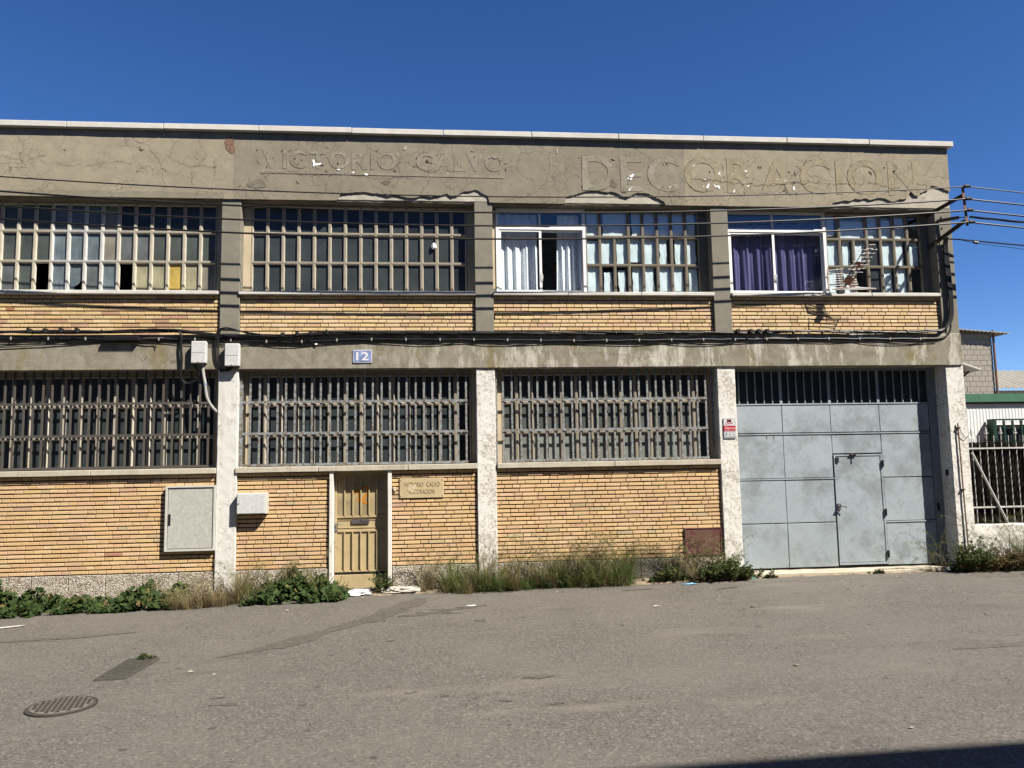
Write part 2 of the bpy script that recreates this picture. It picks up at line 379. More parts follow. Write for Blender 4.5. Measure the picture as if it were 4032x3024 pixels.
def _gate():
    t = NT('blue_grey_gate_paint'); a = t.noise(1.1, 5, .65); n = t.noise(26, 5, .7, t.map((1,1,.75)))
    c = t.ramp(a, [(.35, (.32,.372,.41)), (.65, (.375,.428,.465))])
    c = t.mix(t.ramp(n, [(.56, 0), (.62, .55)]), c, (.25,.28,.30)); c = t.mix(t.ramp(t.noise(15, 6, .8, t.map((1,1,.6),(0,.5,0))), [(.60, 0), (.66, .5)]), c, (.24,.26,.27))
    sm = t.ramp(t.noise(1.9, 6, .72, t.map((1,1,1),(0,.6,0))), [(.49, 0), (.64, .85)]); c = t.mix(sm, c, (.215,.245,.265))
    lowf = t.math('SUBTRACT', 1.0, t.math('MULTIPLY', t.sep(2), .9), True)
    c = t.mix(t.math('MULTIPLY', t.ramp(t.noise(4, 5, .7), [(.45, 0), (.7, 1)]), t.math('MULTIPLY', lowf, .7), True), c, (.28,.28,.26))
    t.set(col=c, rough=.5, spec=.4, normal=t.bump(a, .12, .02)); return t.m
M['gate'] = _gate()
M['gate_frame'] = plain('gate_frame_paint', (.26,.295,.32), .5, 0, .1, 12)
M['door'] = plain('ochre_door_paint', (.48,.375,.21), .55, 0, .12, 5)
M['door_glass'] = glass('beige_door_glass', (.37,.295,.17), .4, .9, 18)
M['orange'] = plain('orange_paint', (.50,.20,.015), .6)
M['white_post'] = plain('white_door_jamb', (.74,.72,.66), .8, 0, .08, 8)
M['black'] = plain('black_rubber', (.018,.018,.019), .5, 0, .3, 30)
M['cable'] = plain('black_cable_sheath', (.010,.010,.011), .45, 0, .4, 12)
M['iron'] = plain('rusty_dark_iron', (.07,.05,.038), .75, .2, .4, 30, .3)
M['rust'] = plain('rusty_iron', (.20,.12,.08), .85, 0, .4, 25, .4)
M['steel'] = plain('bare_steel', (.5,.5,.5), .35, .9, .1)
M['box_white'] = plain('weathered_white_plastic', (.60,.61,.60), .5, 0, .12, 22)
M['box_grey'] = plain('grey_polyester_door', (.46,.46,.42), .6, 0, .16, 26)
M['box_frame'] = plain('pale_grey_box_frame', (.56,.56,.51), .6, 0, .08, 12)
M['conduit'] = plain('grey_conduit', (.36,.35,.33), .6, 0, .1)
M['plaque'] = concrete('carved_sandstone', (.55,.44,.265), (.47,.37,.22), (.60,.49,.31), False, 80)
M['plaque_cut'] = plain('carved_letter_shadow_dirt', (.30,.225,.125), .9)
M['plaque_chip'] = concrete('chipped_sandstone', (.62,.52,.35), (.48,.38,.23), (.70,.60,.44), False, 90)
M['blue_enamel'] = plain('faded_blue_enamel', (.22,.28,.50), .4, 0, .45, 9)
M['white_enamel'] = plain('white_enamel', (.74,.76,.80), .4, 0, .06)
M['sign_white'] = plain('sign_white', (.62,.64,.66), .4, 0, .04); M['sign_grey'] = plain('sign_grey', (.30,.32,.34), .4)
M['sign_red'] = plain('sign_red', (.50,.012,.03), .4, 0, .08); M['sign_black'] = plain('sign_black', (.015,.012,.012), .4); M['sign_pink'] = plain('sign_pale_pink', (.72,.5,.52), .4)
def _red():
    t = NT('rusty_red_panel'); n = t.noise(5, 5, .7); c = t.ramp(n, [(.30, (.10,.055,.03)), (.46, (.125,.07,.045)), (.54, (.12,.022,.032)), (.66, (.105,.05,.055)), (.75, (.05,.04,.05))])
    t.set(col=c, rough=.7, spec=.3); return t.m
M['red'] = _red()
def _asph(name='asphalt', damp=1.0):
    t = NT(name); f1 = t.voro(95, 'F1', None, 'Color'); s_ = t.sep(0, f1); f2 = t.noise(110, 4, .8); f3 = t.noise(60, 5, .85)
    c = t.ramp(s_, [(0, (.090,.082,.070)), (.4, (.132,.122,.107)), (.8, (.165,.154,.137)), (1, (.24,.226,.205))])
    c = t.mix(.5, c, t.ramp(f2, [(.36, (.062,.056,.048)), (.5, (.130,.120,.105)), (.64, (.22,.206,.183))])); c = t.mix(.45, c, t.ramp(f3, [(.38, (.068,.062,.053)), (.62, (.19,.177,.156))]))
    ag = t.voro(52, 'F1', None, 'Color'); ag2 = t.sep(1, ag); c = t.mix(t.ramp(ag2, [(.80, 0), (.92, .6)]), c, (.27,.25,.22)); c = t.mix(t.ramp(t.sep(2, ag), [(.80, 0), (.92, .65)]), c, (.05,.044,.037))
    ck = t.cracks(.55, .004, .8, (.50,.56), .35); c = t.mix(t.math('MULTIPLY', ck, .6), c, (.05,.044,.037))
    big = t.noise(.5, 5, .6); c = t.mix(t.ramp(big, [(.42, 0), (.66, .5)]), c, (.178,.165,.144))
    med = t.noise(1.0, 6, .7, t.map((.45, 1.5, 1), (0, 0, .12))); c = t.mix(t.ramp(med, [(.56, 0), (.72, .55)]), c, (.085,.073,.06))
    lig = t.noise(1.0, 5, .65, t.map((.28, 1.1, 1), (0, 0, -.1))); c = t.mix(t.ramp(lig, [(.58, 0), (.70, .6)]), c, (.23,.21,.175))
    spot = t.ramp(t.voro(1.7), [(.045, .75), (.065, 0)]); c = t.mix(spot, c, (.06,.052,.043))
    white = t.ramp(t.voro(5.3, vec=t.map((1,1,1),(.3,.2,.5))), [(.014, .8), (.02, 0)]); c = t.mix(white, c, (.40,.38,.35))
    if damp < 1: c = t.mix(1.0, c, (damp, damp*.985, damp*.965), 'MULTIPLY')
    t.set(col=c, rough=.85, spec=.2, normal=t.bump(t.math('ADD', t.math('MULTIPLY', s_, .5), f2), .55, .006)); return t.m
M['asphalt'] = _asph()
M['stain'] = _asph('damp_asphalt', .76); M['stain_soft'] = _asph('scuffed_asphalt', .88); M['stain_pale'] = plain('dusty_asphalt', (.20,.182,.152), .9, 0, .2, 80, .4)
M['soil'] = plain('sandy_soil', (.27,.215,.145), .95, 0, .4, 12, .6)
M['pavement'] = plain('grey_pavement', (.15,.145,.135), .9, 0, .2, 9, .4)
M['roadpaint'] = plain('worn_road_paint', (.58,.56,.51), .8, 0, .2, 20)
M['drain'] = plain('worn_drain_iron', (.095,.09,.075), .7, .2, .3, 30, .3); M['cast'] = plain('cast_iron', (.062,.055,.048), .6, .3, .3, 30, .3); M['cast_hi'] = plain('dusty_cast_iron', (.20,.185,.16), .75, .1, .25, 30, .3)
M['bag'] = plain('white_plastic_bag', (.78,.79,.80), .4, 0, .04); M['bag2'] = plain('dusty_clear_bag', (.50,.48,.42), .4, 0, .12)
M['bluewrap'] = plain('blue_wrapper', (.12,.36,.58), .35); M['teal'] = plain('teal_net', (.08,.42,.33), .5)
def leafm(name, a, b, trl=.25, rough=.45):
    t = NT(name); g = t.n.new('ShaderNodeNewGeometry').outputs['Random Per Island']
    c = t.ramp(g, [(0, a), (.62, tuple((x_+y_)/2 for x_, y_ in zip(a, b))), (.93, b), (.955, (.20,.15,.06)), (1, (.13,.09,.04))])
    t.set(col=c, rough=.7, spec=.12)
    tl = t.n.new('ShaderNodeBsdfTranslucent'); t.l.new(c, tl.inputs[0]); mx = t.n.new('ShaderNodeMixShader'); mx.inputs[0].default_value = trl
    t.l.new(t.b.outputs[0], mx.inputs[1]); t.l.new(tl.outputs[0], mx.inputs[2]); t.l.new(mx.outputs[0], t.out.inputs[0]); return t.m
M['ivy'] = leafm('mallow_leaf', (.016,.038,.010), (.075,.115,.032), .2, .5); M['weed'] = leafm('weed_leaf', (.045,.07,.02), (.17,.20,.075))
M['grass'] = leafm('green_grass', (.065,.085,.025), (.24,.25,.10), .35); M['dry'] = leafm('dry_grass', (.19,.15,.075), (.46,.39,.22), .3); M['brownveg'] = leafm('brown_weed', (.11,.075,.035), (.24,.18,.09))
def _gr():
    t = NT('grass_by_tuft'); a = t.n.new('ShaderNodeAttribute'); a.attribute_name = 'bc'; c = a.outputs['Color']; t.set(col=c, rough=.75, spec=.12)
    tl = t.n.new('ShaderNodeBsdfTranslucent'); t.l.new(c, tl.inputs[0]); mx = t.n.new('ShaderNodeMixShader'); mx.inputs[0].default_value = .35
    t.l.new(t.b.outputs[0], mx.inputs[1]); t.l.new(tl.outputs[0], mx.inputs[2]); t.l.new(mx.outputs[0], t.out.inputs[0]); return t.m
M['grass_attr'] = _gr()
GPAL = {'grass': [(.14,.20,.055),(.11,.165,.045),(.21,.25,.095),(.17,.22,.065),(.08,.13,.035)], 'dry': [(.36,.29,.16),(.30,.23,.12),(.44,.37,.22),(.24,.18,.09)], 'brownveg': [(.20,.15,.075),(.14,.10,.05),(.26,.21,.11),(.12,.13,.05)]}
M['stem'] = plain('plant_stem', (.13,.12,.05), .8)
def _heather():
    t = NT('heather_brush'); n = t.noise(1, 5, .7, t.map((120, 120, 5))); t.set(col=t.ramp(n, [(.35, (.008,.006,.005)), (.6, (.032,.024,.019)), (.75, (.07,.055,.042))]), rough=.95, spec=.1, normal=t.bump(n, 1.0, .02)); return t.m
M['heather'] = _heather()
M['rail'] = plain('white_railing_paint', (.56,.55,.52), .5, 0, .3, 40); M['lowwall'] = _paint('whitewashed_wall', .42, 10, (.78,.76,.70), (.40,.33,.24))
M['block'] = concrete('cinder_block', (.36,.33,.28), (.30,.275,.235), (.42,.39,.335), False, 40); M['blockjoint'] = plain('block_joint', (.22,.20,.17), .95)
M['panel'] = plain('white_metal_cladding', (.74,.76,.76), .45, 0, .04, 3); M['green'] = plain('green_sheet', (.06,.165,.10), .45, 0, .12, 6); M['greenbar'] = plain('green_bar_paint', (.015,.05,.03), .4)
M['fibro'] = concrete('fibre_cement', (.33,.31,.27), (.25,.235,.205), (.40,.38,.335), False, 30); M['metal_roof'] = plain('zinc_roof', (.36,.35,.32), .6, .2, .1)
M['antenna'] = plain('antenna_aluminium', (.80,.79,.77), .45, .0, .06); M['antenna_or'] = plain('faded_orange_plastic', (.60,.25,.10), .5, 0, .15); M['salmon'] = plain('faded_salmon_plastic', (.62,.40,.28), .5)
M['opp'] = plain('opposite_render', (.34,.31,.26), .9, 0, .1, 2)

# ------------------------------------------------------------------ setting: ground, road, pavement
def lerp_tab(tab, x):
    if x <= tab[0][0]: return tab[0][1]
    for (a, va), (b, vb) in zip(tab, tab[1:]):
        if x <= b: return va + (vb-va)*(x-a)/(b-a)
    return tab[-1][1]
BASE = [(-30,-.06), (-7,-.04), (-3.5,.0), (-1.2,.03), (1,.035), (4.5,.075), (9,.09), (14,.10), (30,.10)]
def road_z(x, y):
    t = min(1, max(0, (y+3.2)/3.2)); t = t*t*(3-2*t)
    return lerp_tab(BASE, x)*t + .010*mnoise.noise(Vector((x*.5, y*.9, 0)))
gm = MB(); gm.box(-400, 400, -400, 600, -.6, -.35)
struct(gm.build('ground', M['soil']))
xs = [-60, -40, -25, -18] + [-14+.35*i for i in range(96)] + [21, 26, 34, 48, 60]
ys = [-7.9, -7.6, -7.2] + [-6.8+.3*i for i in range(20)] + [-.75, -.5, -.25, 0, .25, .5]
rm = MB(); nx = len(xs)
rm.quadlist([(x, y, road_z(x, y)) for y in ys for x in xs], [(j*nx+i, j*nx+i+1, (j+1)*nx+i+1, (j+1)*nx+i) for j in range(len(ys)-1) for i in range(nx-1)])
struct(rm.build('road', M['asphalt'], None, True))
pv = MB(); pv.box(-60, 60, -14.2, -7.97, -.3, .075)
struct(pv.build('pavement', M['pavement']))
kb = struct(empty('kerb'))
kme = MB().box(0, .985, -7.97, -7.83, -.2, .085).mesh('kerb_stone', M['pavement'])
for i in range(24): put('kerb_stone', kme, kb, (-9+i, 0, R.uniform(-.004, .004)))
ff = MB(); ff.quadlist([(9.24,.05,.07), (60,.05,.07), (60,60,.07), (9.24,60,.07)], [(0,1,2,3)])
struct(ff.build('yard_ground', M['soil']))

def blob(cx, cy_, rx, ry, seed, n=26, rot=0.0, rough=.35):
    rr = random.Random(seed); ph = [rr.uniform(0, 6.28) for _ in range(5)]
    P = []
    for i in range(n):
        a = 2*math.pi*i/n; k = 1 + sum(rough/(j+1)*math.sin((j+2)*a+ph[j]) for j in range(5))*.6
        x, y = rx*k*math.cos(a), ry*k*math.sin(a); c, s_ = math.cos(rot), math.sin(rot)
        P.append((cx+x*c-y*s_, cy_+x*s_+y*c))
    return P
def sheet(name, pts, m, lift):
    b = MB(); n = len(pts); cx = sum(p[0] for p in pts)/n; cyy = sum(p[1] for p in pts)/n; k = 4
    vs = [(cx, cyy, road_z(cx, cyy)+lift)]
    for j in range(1, k+1):
        for p in pts:
            x, y = cx+(p[0]-cx)*j/k, cyy+(p[1]-cyy)*j/k; vs.append((x, y, road_z(x, y)+lift))
    fs = [(0, 1+i, 1+(i+1) % n) for i in range(n)]
    for j in range(k-1):
        for i in range(n):
            a = 1+j*n+i; c = 1+j*n+(i+1) % n; fs.append((a, a+n, c+n, c))
    b.quadlist(vs, fs); return b.build(name, m)
# road marking fragment at the left
mk = [(-6.9,-1.98), (-6.3,-1.80), (-5.75,-1.52), (-5.58,-1.46), (-5.62,-1.56), (-5.9,-1.72), (-6.3,-1.93), (-6.9,-2.12)]
struct(sheet('road_marking', mk, M['roadpaint'], .012))
# ------------------------------------------------------------------ the factory building
FB = thing('factory_building', 'two-storey concrete-framed workshop building with yellow brick panels and gridded windows', 'building')
PIL = [(-11.84,-11.53), (-7.69,-7.38), (-3.54,-3.232), (.612,.918), (4.735,5.045), (8.888,9.203)]
ZB0, ZB1, ZF0, ZF1 = 3.63, 4.21, 6.46, 7.60          # middle beam, fascia
for i, (a, b) in enumerate(PIL):
    rough_box('pillar', M['pillar'], FB, a, b, .0, .42, ZB1-.05, ZF0+.02, .2, .002, .006)
    lo = [M['white_smooth'], M['white_smooth'], M['white_smooth'], M['white_flaky'], M['white_flaky'], M['white_flaky']][i]
    dx = .012 if i == 5 else 0
    rough_box('pillar', lo, FB, a-.004, b+.006+dx, .004, .46, -.3, ZB0+.02, .10, .0045, .010)
# middle beam, split at the pillar lines by hairline joints
rough_box('floor_beam', M['beam'], FB, -11.84, 9.206, -.025, .40, ZB0, ZB1-.012, .12, .004, .010)
# fascia: concrete lintel behind, coat of render in front with a broken lower edge
lint = rough_box('lintel_beam', M['spall'], FB, -11.84, 9.196, -.004, .30, ZF0+.012, ZF1-.004, .15, .006, .012)
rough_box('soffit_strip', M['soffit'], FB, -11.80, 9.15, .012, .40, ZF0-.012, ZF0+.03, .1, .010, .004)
JAG = [(-12,0), (-1.66,0), (-1.63,.11), (-1.44,.135), (-1.25,.155), (-1.04,.135), (-.83,.085), (-.75,.12), (-.52,.06), (-.29,.08), (0,.10), (.16,.145), (.24,.095), (.356,.13), (.435,.18),
       (.63,.21), (.66,.225), (.865,.105), (.872,0), (2.18,0), (2.2,.125), (2.41,.17), (2.534,.225), (2.676,.25), (2.857,.22), (2.98,.232), (3.16,.153), (3.26,.134), (3.447,.20), (3.571,.22),
       (3.733,.16), (3.914,.05), (3.93,0), (6.95,0), (6.973,.085), (7.19,.13), (7.264,.10), (7.387,.166), (7.494,.15), (7.583,.18), (7.667,.15), (7.822,.19), (7.95,.17), (8.12,.134), (8.39,.19),
       (8.442,.31), (8.638,.29), (8.797,.35), (8.848,.435), (9.0,.405), (9.171,.333), (9.21,.33)]
def render_coat(name, x0, x1, m):
    b = MB(); n = int((x1-x0)/.03); vs = []; fs = []; NZ = 7
    for i in range(n+1):
        x = x0+(x1-x0)*i/n; j = lerp_tab(JAG, x); e = mnoise.noise(Vector((x*6, 3, 1)))
        zb = ZF0 + j + (.028*e + .016*mnoise.noise(Vector((x*31, 8, 0))) if j > .02 else .004*e)
        for k in range(NZ+1):
            z = zb+(ZF1-zb)*k/NZ; d = .003*mnoise.noise(Vector((x*2.5, 5, z*2.5)))
            vs.append((x, -.030+d, z))
        vs.append((x, .004, zb + (.012 if j > .02 else 0)))
    S = NZ+2
    for i in range(n):
        o = i*S; p = o+S
        for k in range(NZ): fs.append((o+k, p+k, p+k+1, o+k+1))
        fs.append((o, o+NZ+1, p+NZ+1, p))
    b.quadlist(vs, fs)
    b.box(x0, x0+.001, -.027, .0, ZF0+.02, ZF1) if x0 < -5 else None
    return b.build(name, m, FB)
render_coat('fascia_render', -11.84, -3.36, M['fascia_bay'])
render_coat('fascia_render', -3.36, 4.30, M['fascia'])
rc = render_coat('fascia_render', 4.30, 9.203, M['fascia_bay'])
MB().poly([(9.1985,0),(9.2045,0),(9.2045,.01),(9.1985,.01)], 0, .001)
sideb = MB(); sideb.box(9.19, 9.204, -.028, .001, 6.80, ZF1-.002); sideb.build('fascia_return', M['fascia_bay'], FB)
gp = [(-11.8+.1*i, 6.565+.035*mnoise.noise(Vector((i*.31, 2, 0)))+.02*mnoise.noise(Vector((i*1.3, 9, 0)))) for i in range(84)]
MB().poly([(-11.8,6.462),(-3.5,6.462)]+gp[::-1], -.0345, -.030).build('render_repair', M['fascia'], FB)
# brown hollow where render broke through to brick
hol = MB(); hol.poly([(p[0], p[1]) for p in blob(-3.42, 7.38, .09, .13, 5, 16)], -.036, -.028); hol.build('broken_render', M['rust'], FB)
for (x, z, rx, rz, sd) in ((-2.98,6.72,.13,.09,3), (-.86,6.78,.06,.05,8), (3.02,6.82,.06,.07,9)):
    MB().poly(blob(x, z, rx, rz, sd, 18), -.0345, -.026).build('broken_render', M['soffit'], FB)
# cracks as flat dark ribbons, the shade inside them painted on
def crack(pts, w, y, m=None):
    b = MB(); rr = random.Random(int(pts[0][0]*100)); P = []
    for (a, c) in zip(pts, pts[1:]):
        L = math.hypot(c[0]-a[0], c[1]-a[1]); n = max(2, int(L/.04))
        for i in range(n): t = i/n; P.append((a[0]+(c[0]-a[0])*t + rr.uniform(-.016,.016), a[1]+(c[1]-a[1])*t + rr.uniform(-.026,.026)))
    P.append(pts[-1]); vs = []; n = len(P)
    for i, (x, z) in enumerate(P):
        ww = w*.6*(.2+rr.random())*(.25 if i in (0, n-1) else 1); vs += [(x, y, z-ww/2), (x, y, z+ww/2)]
    b.quadlist(vs, [(2*i, 2*i+2, 2*i+3, 2*i+1) for i in range(n-1)]); b.build('crack', m or M['mortar'], FB)
crack([(4.4,6.95),(4.9,6.90),(5.3,6.86),(5.8,6.84),(6.3,6.90),(6.9,6.90),(7.4,6.90),(7.8,6.92),(8.1,6.83),(8.4,6.78)], .014, -.0375)
crack([(8.6,6.92),(8.85,6.90)], .012, -.0375)
crack([(-2.95,6.90),(-2.5,6.93),(-2.0,6.88),(-1.5,6.92),(-1.0,6.86),(-.4,6.88)], .012, -.0375)
crack([(1.28,7.32),(1.25,7.1),(1.3,6.92)], .012, -.0375); crack([(2.2,7.3),(2.22,6.6)], .006, -.0375); crack([(3.12,7.59),(3.125,7.3),(3.12,6.7)], .006, -.0375)
crack([(-7.0,7.12),(-6.6,7.05),(-6.3,7.15)], .009, -.0375); crack([(-6.2,7.02),(-5.7,6.98),(-5.2,7.06),(-4.9,7.03)], .008, -.0375); crack([(-5.0,7.35),(-4.5,7.2),(-4.1,7.0),(-3.6,7.02)], .008, -.0375)
crack([(2.2,3.87),(2.6,3.88),(3.0,3.86),(3.4,3.79),(3.7,3.82)], .006, -.034); crack([(-4.3,3.80),(-4.2,3.76),(-4.15,3.78)], .012, -.034)
# ghost lettering
def _lo():
    t = NT('cracked_letter_edge'); n = t.noise(9, 5, .75); c = t.ramp(n, [(.40, (.05,.042,.032)), (.47, (.17,.15,.112)), (.55, (.28,.25,.19))])
    t.set(col=c, rough=.95, spec=.1); return t.m
M['letter_edge'] = _lo()  # crack line round the letters, its shadow put into the dark colour
def outline_mesh(ch, size, r_):
    cu = bpy.data.curves.new('o', 'FONT'); cu.body = ch; cu.size = size; cu.fill_mode = 'NONE'; cu.bevel_depth = r_; cu.bevel_resolution = 0; cu.resolution_u = 4; cu.offset = .010 if size < .6 else .016
    t = bpy.data.objects.new('o', cu); COL.objects.link(t); bpy.context.view_layer.update()
    me = bpy.data.meshes.new_from_object(t.evaluated_get(bpy.context.evaluated_depsgraph_get())); bpy.data.objects.remove(t); bpy.data.curves.remove(cu)
    x0 = min(v.co.x for v in me.vertices)+r_; y0 = min(v.co.y for v in me.vertices)+r_
    for v in me.vertices:
        n3 = mnoise.noise_vector(Vector((v.co.x*14, v.co.y*14, ord(ch))))
        v.co = Vector((v.co.x-x0+n3.x*.008, v.co.z*.6+n3.z*.003, v.co.y-y0+n3.y*.008))
    me.materials.clear(); me.materials.append(M['letter_edge']); me.name = 'letter_outline'; return me
def word(body, x0, x1, z, capw, mats, ratio=1.0):
    """letters spread evenly between x0 and x1, each a piece of its own; body widths from the font"""
    ms = []
    for i, ch in enumerate(body):
        me = text_mesh('letter', ch, capw/.69, .0018, mats[i % len(mats)], None, .010 if capw < .4 else .016)
        for v in me.vertices: n3 = mnoise.noise_vector(Vector((v.co.x*16, v.co.z*16, i*3.7))); v.co.x += n3.x*.010; v.co.z += n3.y*.010; v.co.y += n3.z*.0015
        w = max(v.co.x for v in me.vertices); ms.append((me, w))
    outs = [outline_mesh(ch, capw/.69, .0040 if capw > .4 else .0026) for ch in body]
    tot = sum(w for _, w in ms); gap = ((x1-x0)-tot)/(len(body)-1); x = x0
    for (me, w), om in zip(ms, outs):
        put('letter', me, FB, (x, -.0322, z)); put('letter_outline', om, FB, (x, -.0322, z)); x += w+gap
word('VICTORIO', -2.90, -.68, 7.0, .29, [M['letter']]); word('CALVO', -.36, 1.13, 7.0, .29, [M['letter']])
L, LP, LT = M['letter'], M['letter_paint'], M['letter_tan']
word('DECORACION', 2.48, 8.62, 6.70, .60, [L, L, L, LP, LP, LP, LT, LT, LT, LT])
MB().poly([(-2.92,6.91),(-2.0,6.905),(-1,6.90),(1.12,6.885),(1.12,6.935),(-1,6.95),(-2.92,6.955)], -.0365, -.028).build('letter_underline', M['letter'], FB)
# chips, drill holes and broken spots in the render, thickest round the letters
rr = random.Random(44)
for i in range(96):
    if i < 36: x, z = rr.uniform(-3.0, 1.2), rr.uniform(6.95, 7.4)
    elif i < 72: x, z = rr.uniform(2.4, 8.7), rr.uniform(6.66, 7.34)
    else: x, z = rr.uniform(-7.0, 8.9), rr.uniform(6.62, 7.5)
    big = rr.random() < .35; r1 = rr.uniform(.014,.036) if big else rr.uniform(.006,.014); r2 = r1*rr.uniform(.35,.9)
    MB().poly(blob(x, z, r1, r2, i, 12, rr.uniform(0,3), .55), -.0375-rr.uniform(0,.0008), -.031).build('render_chip', M[rr.choice(['letter_edge','letter','soffit','spall'] if big else ['mortar','letter_edge','mortar'])], FB)
for i in range(18):
    x = rr.choice([rr.uniform(4.55,6.4), rr.uniform(4.55,6.0), rr.uniform(-2.6,-.6), rr.uniform(3.3,3.4)]); z = rr.uniform(6.72,6.98) if x > 2 else rr.uniform(6.9,7.1); r1 = rr.uniform(.012,.045)
    MB().poly(blob(x, z, r1, r1*rr.uniform(.4,.8), i+300, 14, rr.uniform(0,3), .7), -.0386, -.031).build('paint_flake', M['bag'], FB)
# coping stones
cj = [-11.9, -10.55, -9.03, -7.51, -5.99, -4.47, -2.948, -1.429, .094, 1.609, 3.123, 4.634, 6.154, 7.683, 9.282]
for a, b in zip(cj, cj[1:]):
    dz = R.uniform(-.004, .004)
    rough_box('coping_stone', M['coping'], FB, a+.004, b-.004, -.11+R.uniform(-.004,.004), .34, ZF1+dz, ZF1+.095+dz, .3, .002, .007)
# sills
def sills(z0, z1, m, joints, y0):
    for a, b in joints:
        rough_box('sill', m, FB, a+.003, b-.003, y0+R.uniform(-.003,.003), .30, z0, z1, .25, .003, .008)
sills(4.862, 4.925, M['sill_up'], [(-11.54,-9.6),(-9.6,-7.38),(-7.39,-6.833),(-6.833,-5.16),(-5.16,-3.56),(-3.247,-1.936),(-1.936,-.655),(-.655,.625),(.91,2.183),(2.183,3.453),(3.453,4.745),(5.05,6.332),(6.332,7.594),(7.594,8.885)], -.035)
sills(1.968, 2.058, M['sill_low'], [(-11.53,-7.38),(-7.38,-5.45),(-5.45,-3.545),(-3.25,-1.95),(-1.95,-.52),(-.52,.615),(.935,2.9),(2.9,4.745)], -.024)

# backing walls, side wall, floors, roof
bk = MB()
bk.box(-11.6, 8.95, .085, .33, 4.16, 4.87); bk.build('backing_wall', M['mortar'], FB)
bk = MB(); bk.box(-11.6, -1.775, .085, .36, -.3, 1.972); bk.build('backing_wall', M['mortar'], FB)
bk = MB(); bk.box(-.783, 4.75, .085, .36, -.3, 1.972); bk.build('backing_wall', M['mortar'], FB)
wl = MB(); wl.box(8.95, 9.198, .40, 9.0, -.3, 7.59); wl.build('side_wall', M['fascia'], FB)
wl = MB(); wl.box(-11.84, -11.5, .46, 9.0, -.3, 7.59); wl.build('side_wall', M['fascia'], FB)
wl = MB(); wl.box(-11.5, 8.95, 8.7, 9.0, -.3, 7.59); wl.build('back_wall', M['interior'], FB)
wl = MB(); wl.box(-11.5, 8.95, .34, 8.7, 7.25, 7.45); wl.build('roof', M['fibro'], FB)
wl = MB(); wl.box(-11.5, 8.95, .41, 8.7, 3.75, 4.05); wl.build('floor_slab', M['interior'], FB)
wl = MB(); wl.box(-11.5, 8.95, .47, 8.7, -.3, .08); wl.build('ground_slab', M['interior'], FB)
wl = MB(); wl.box(4.80, 4.98, .47, 8.7, .09, 7.2)
wl.build('partition', M['interior'], FB)
MB().box(.68, .86, .47, 8.7, 4.06, 7.2).build('partition', M['interior'], FB)

# ---- bricks
def brick_layout(x0, x1, z0, z1, n, pal, seed):
    rr = random.Random(seed); H = (z1-z0)/n; out = []
    for k in range(n):
        x = x0 - rr.uniform(.0, .26); flip = rr.random() < .5
        za = z0+k*H+.0092; zb = z0+(k+1)*H-.0092
        while x < x1-.01:
            w = (.262 if flip else .131) + rr.uniform(-.006, .006)
            if rr.random() < .72: flip = not flip
            a, b = max(x, x0), min(x+w, x1); x += w
            if b-a < .025: continue
            soot = 1-.75*max(0, 1-abs((a+b)/2-3.55)/.55)*max(0, 1-(za-.44)/.22)
            out.append((a+.0038, b-.0038, za+rr.uniform(-.0015,.0015), zb+rr.uniform(-.0015,.0015), .05+rr.uniform(-.003,.003), tuple(q*soot for q in pick(pal, rr))))
    return out
def pick(pal, rr):
    r_ = rr.random(); acc = 0
    for wgt, c in pal:
        acc += wgt
        if r_ <= acc: break
    k = rr.uniform(.945, 1.05); return (c[0]*k, c[1]*k*rr.uniform(.96,1.04), c[2]*k*rr.uniform(.9,1.1))
PAL_G = [(.56, (.675,.468,.258)), (.22, (.655,.44,.236)), (.16, (.69,.495,.29)), (.045, (.60,.395,.25)), (.013, (.54,.42,.25)), (.002, (.48,.25,.15))]
PAL_U = [(.52, (.72,.54,.315)), (.25, (.70,.50,.285)), (.15, (.74,.575,.35)), (.06, (.60,.41,.27)), (.02, (.48,.38,.22))]
PAL_L = [(.44, (.68,.50,.27)), (.24, (.64,.445,.24)), (.16, (.69,.53,.31)), (.15, (.52,.325,.22)), (.01, (.42,.20,.13))]
panels = [(-7.38,-3.545,.44,1.968,23,PAL_G,1), (-3.232,-1.778,.44,1.968,23,PAL_G,2), (-.782,.61,.44,1.968,23,PAL_G,3), (.92,4.733,.44,1.968,23,PAL_G,4),
          (-7.38,-3.545,4.20,4.862,10,PAL_L,5), (-3.232,.61,4.20,4.862,10,PAL_U,6), (.92,4.733,4.20,4.862,10,PAL_U,7), (5.045,8.886,4.20,4.862,10,PAL_U,8),
          (-11.53,-7.69,.44,1.968,23,PAL_G,9), (-11.53,-7.69,4.20,4.862,10,PAL_L,10)]
allb = []
for p in panels: allb += brick_layout(*p)
# openings cut into the brickwork by the cabinet and the red panel: bricks behind them are dropped
def hidden(b): return (b[0] > -4.26 and b[1] < -3.56 and b[2] > .80 and b[3] < 1.76)
allb = [b for b in allb if not hidden(b)]
def brick_verts(a, b, za, zb, y, rr):
    c = .004; J = lambda: rr.uniform(-.0012, .0012)
    f = [(a+c+J(), y+J(), za+c+J()), (b-c+J(), y+J(), za+c+J()), (b-c+J(), y+J(), zb-c+J()), (a+c+J(), y+J(), zb-c+J())]
    m_ = [(a, y+c, za), (b, y+c, za), (b, y+c, zb), (a, y+c, zb)]; k = [(a, y+.05, za), (b, y+.05, za), (b, y+.05, zb), (a, y+.05, zb)]
    return f+m_+k, [(0,1,2,3), (0,4,5,1), (1,5,6,2), (2,6,7,3), (3,7,4,0), (4,8,9,5), (5,9,10,6), (6,10,11,7), (7,11,8,4)]
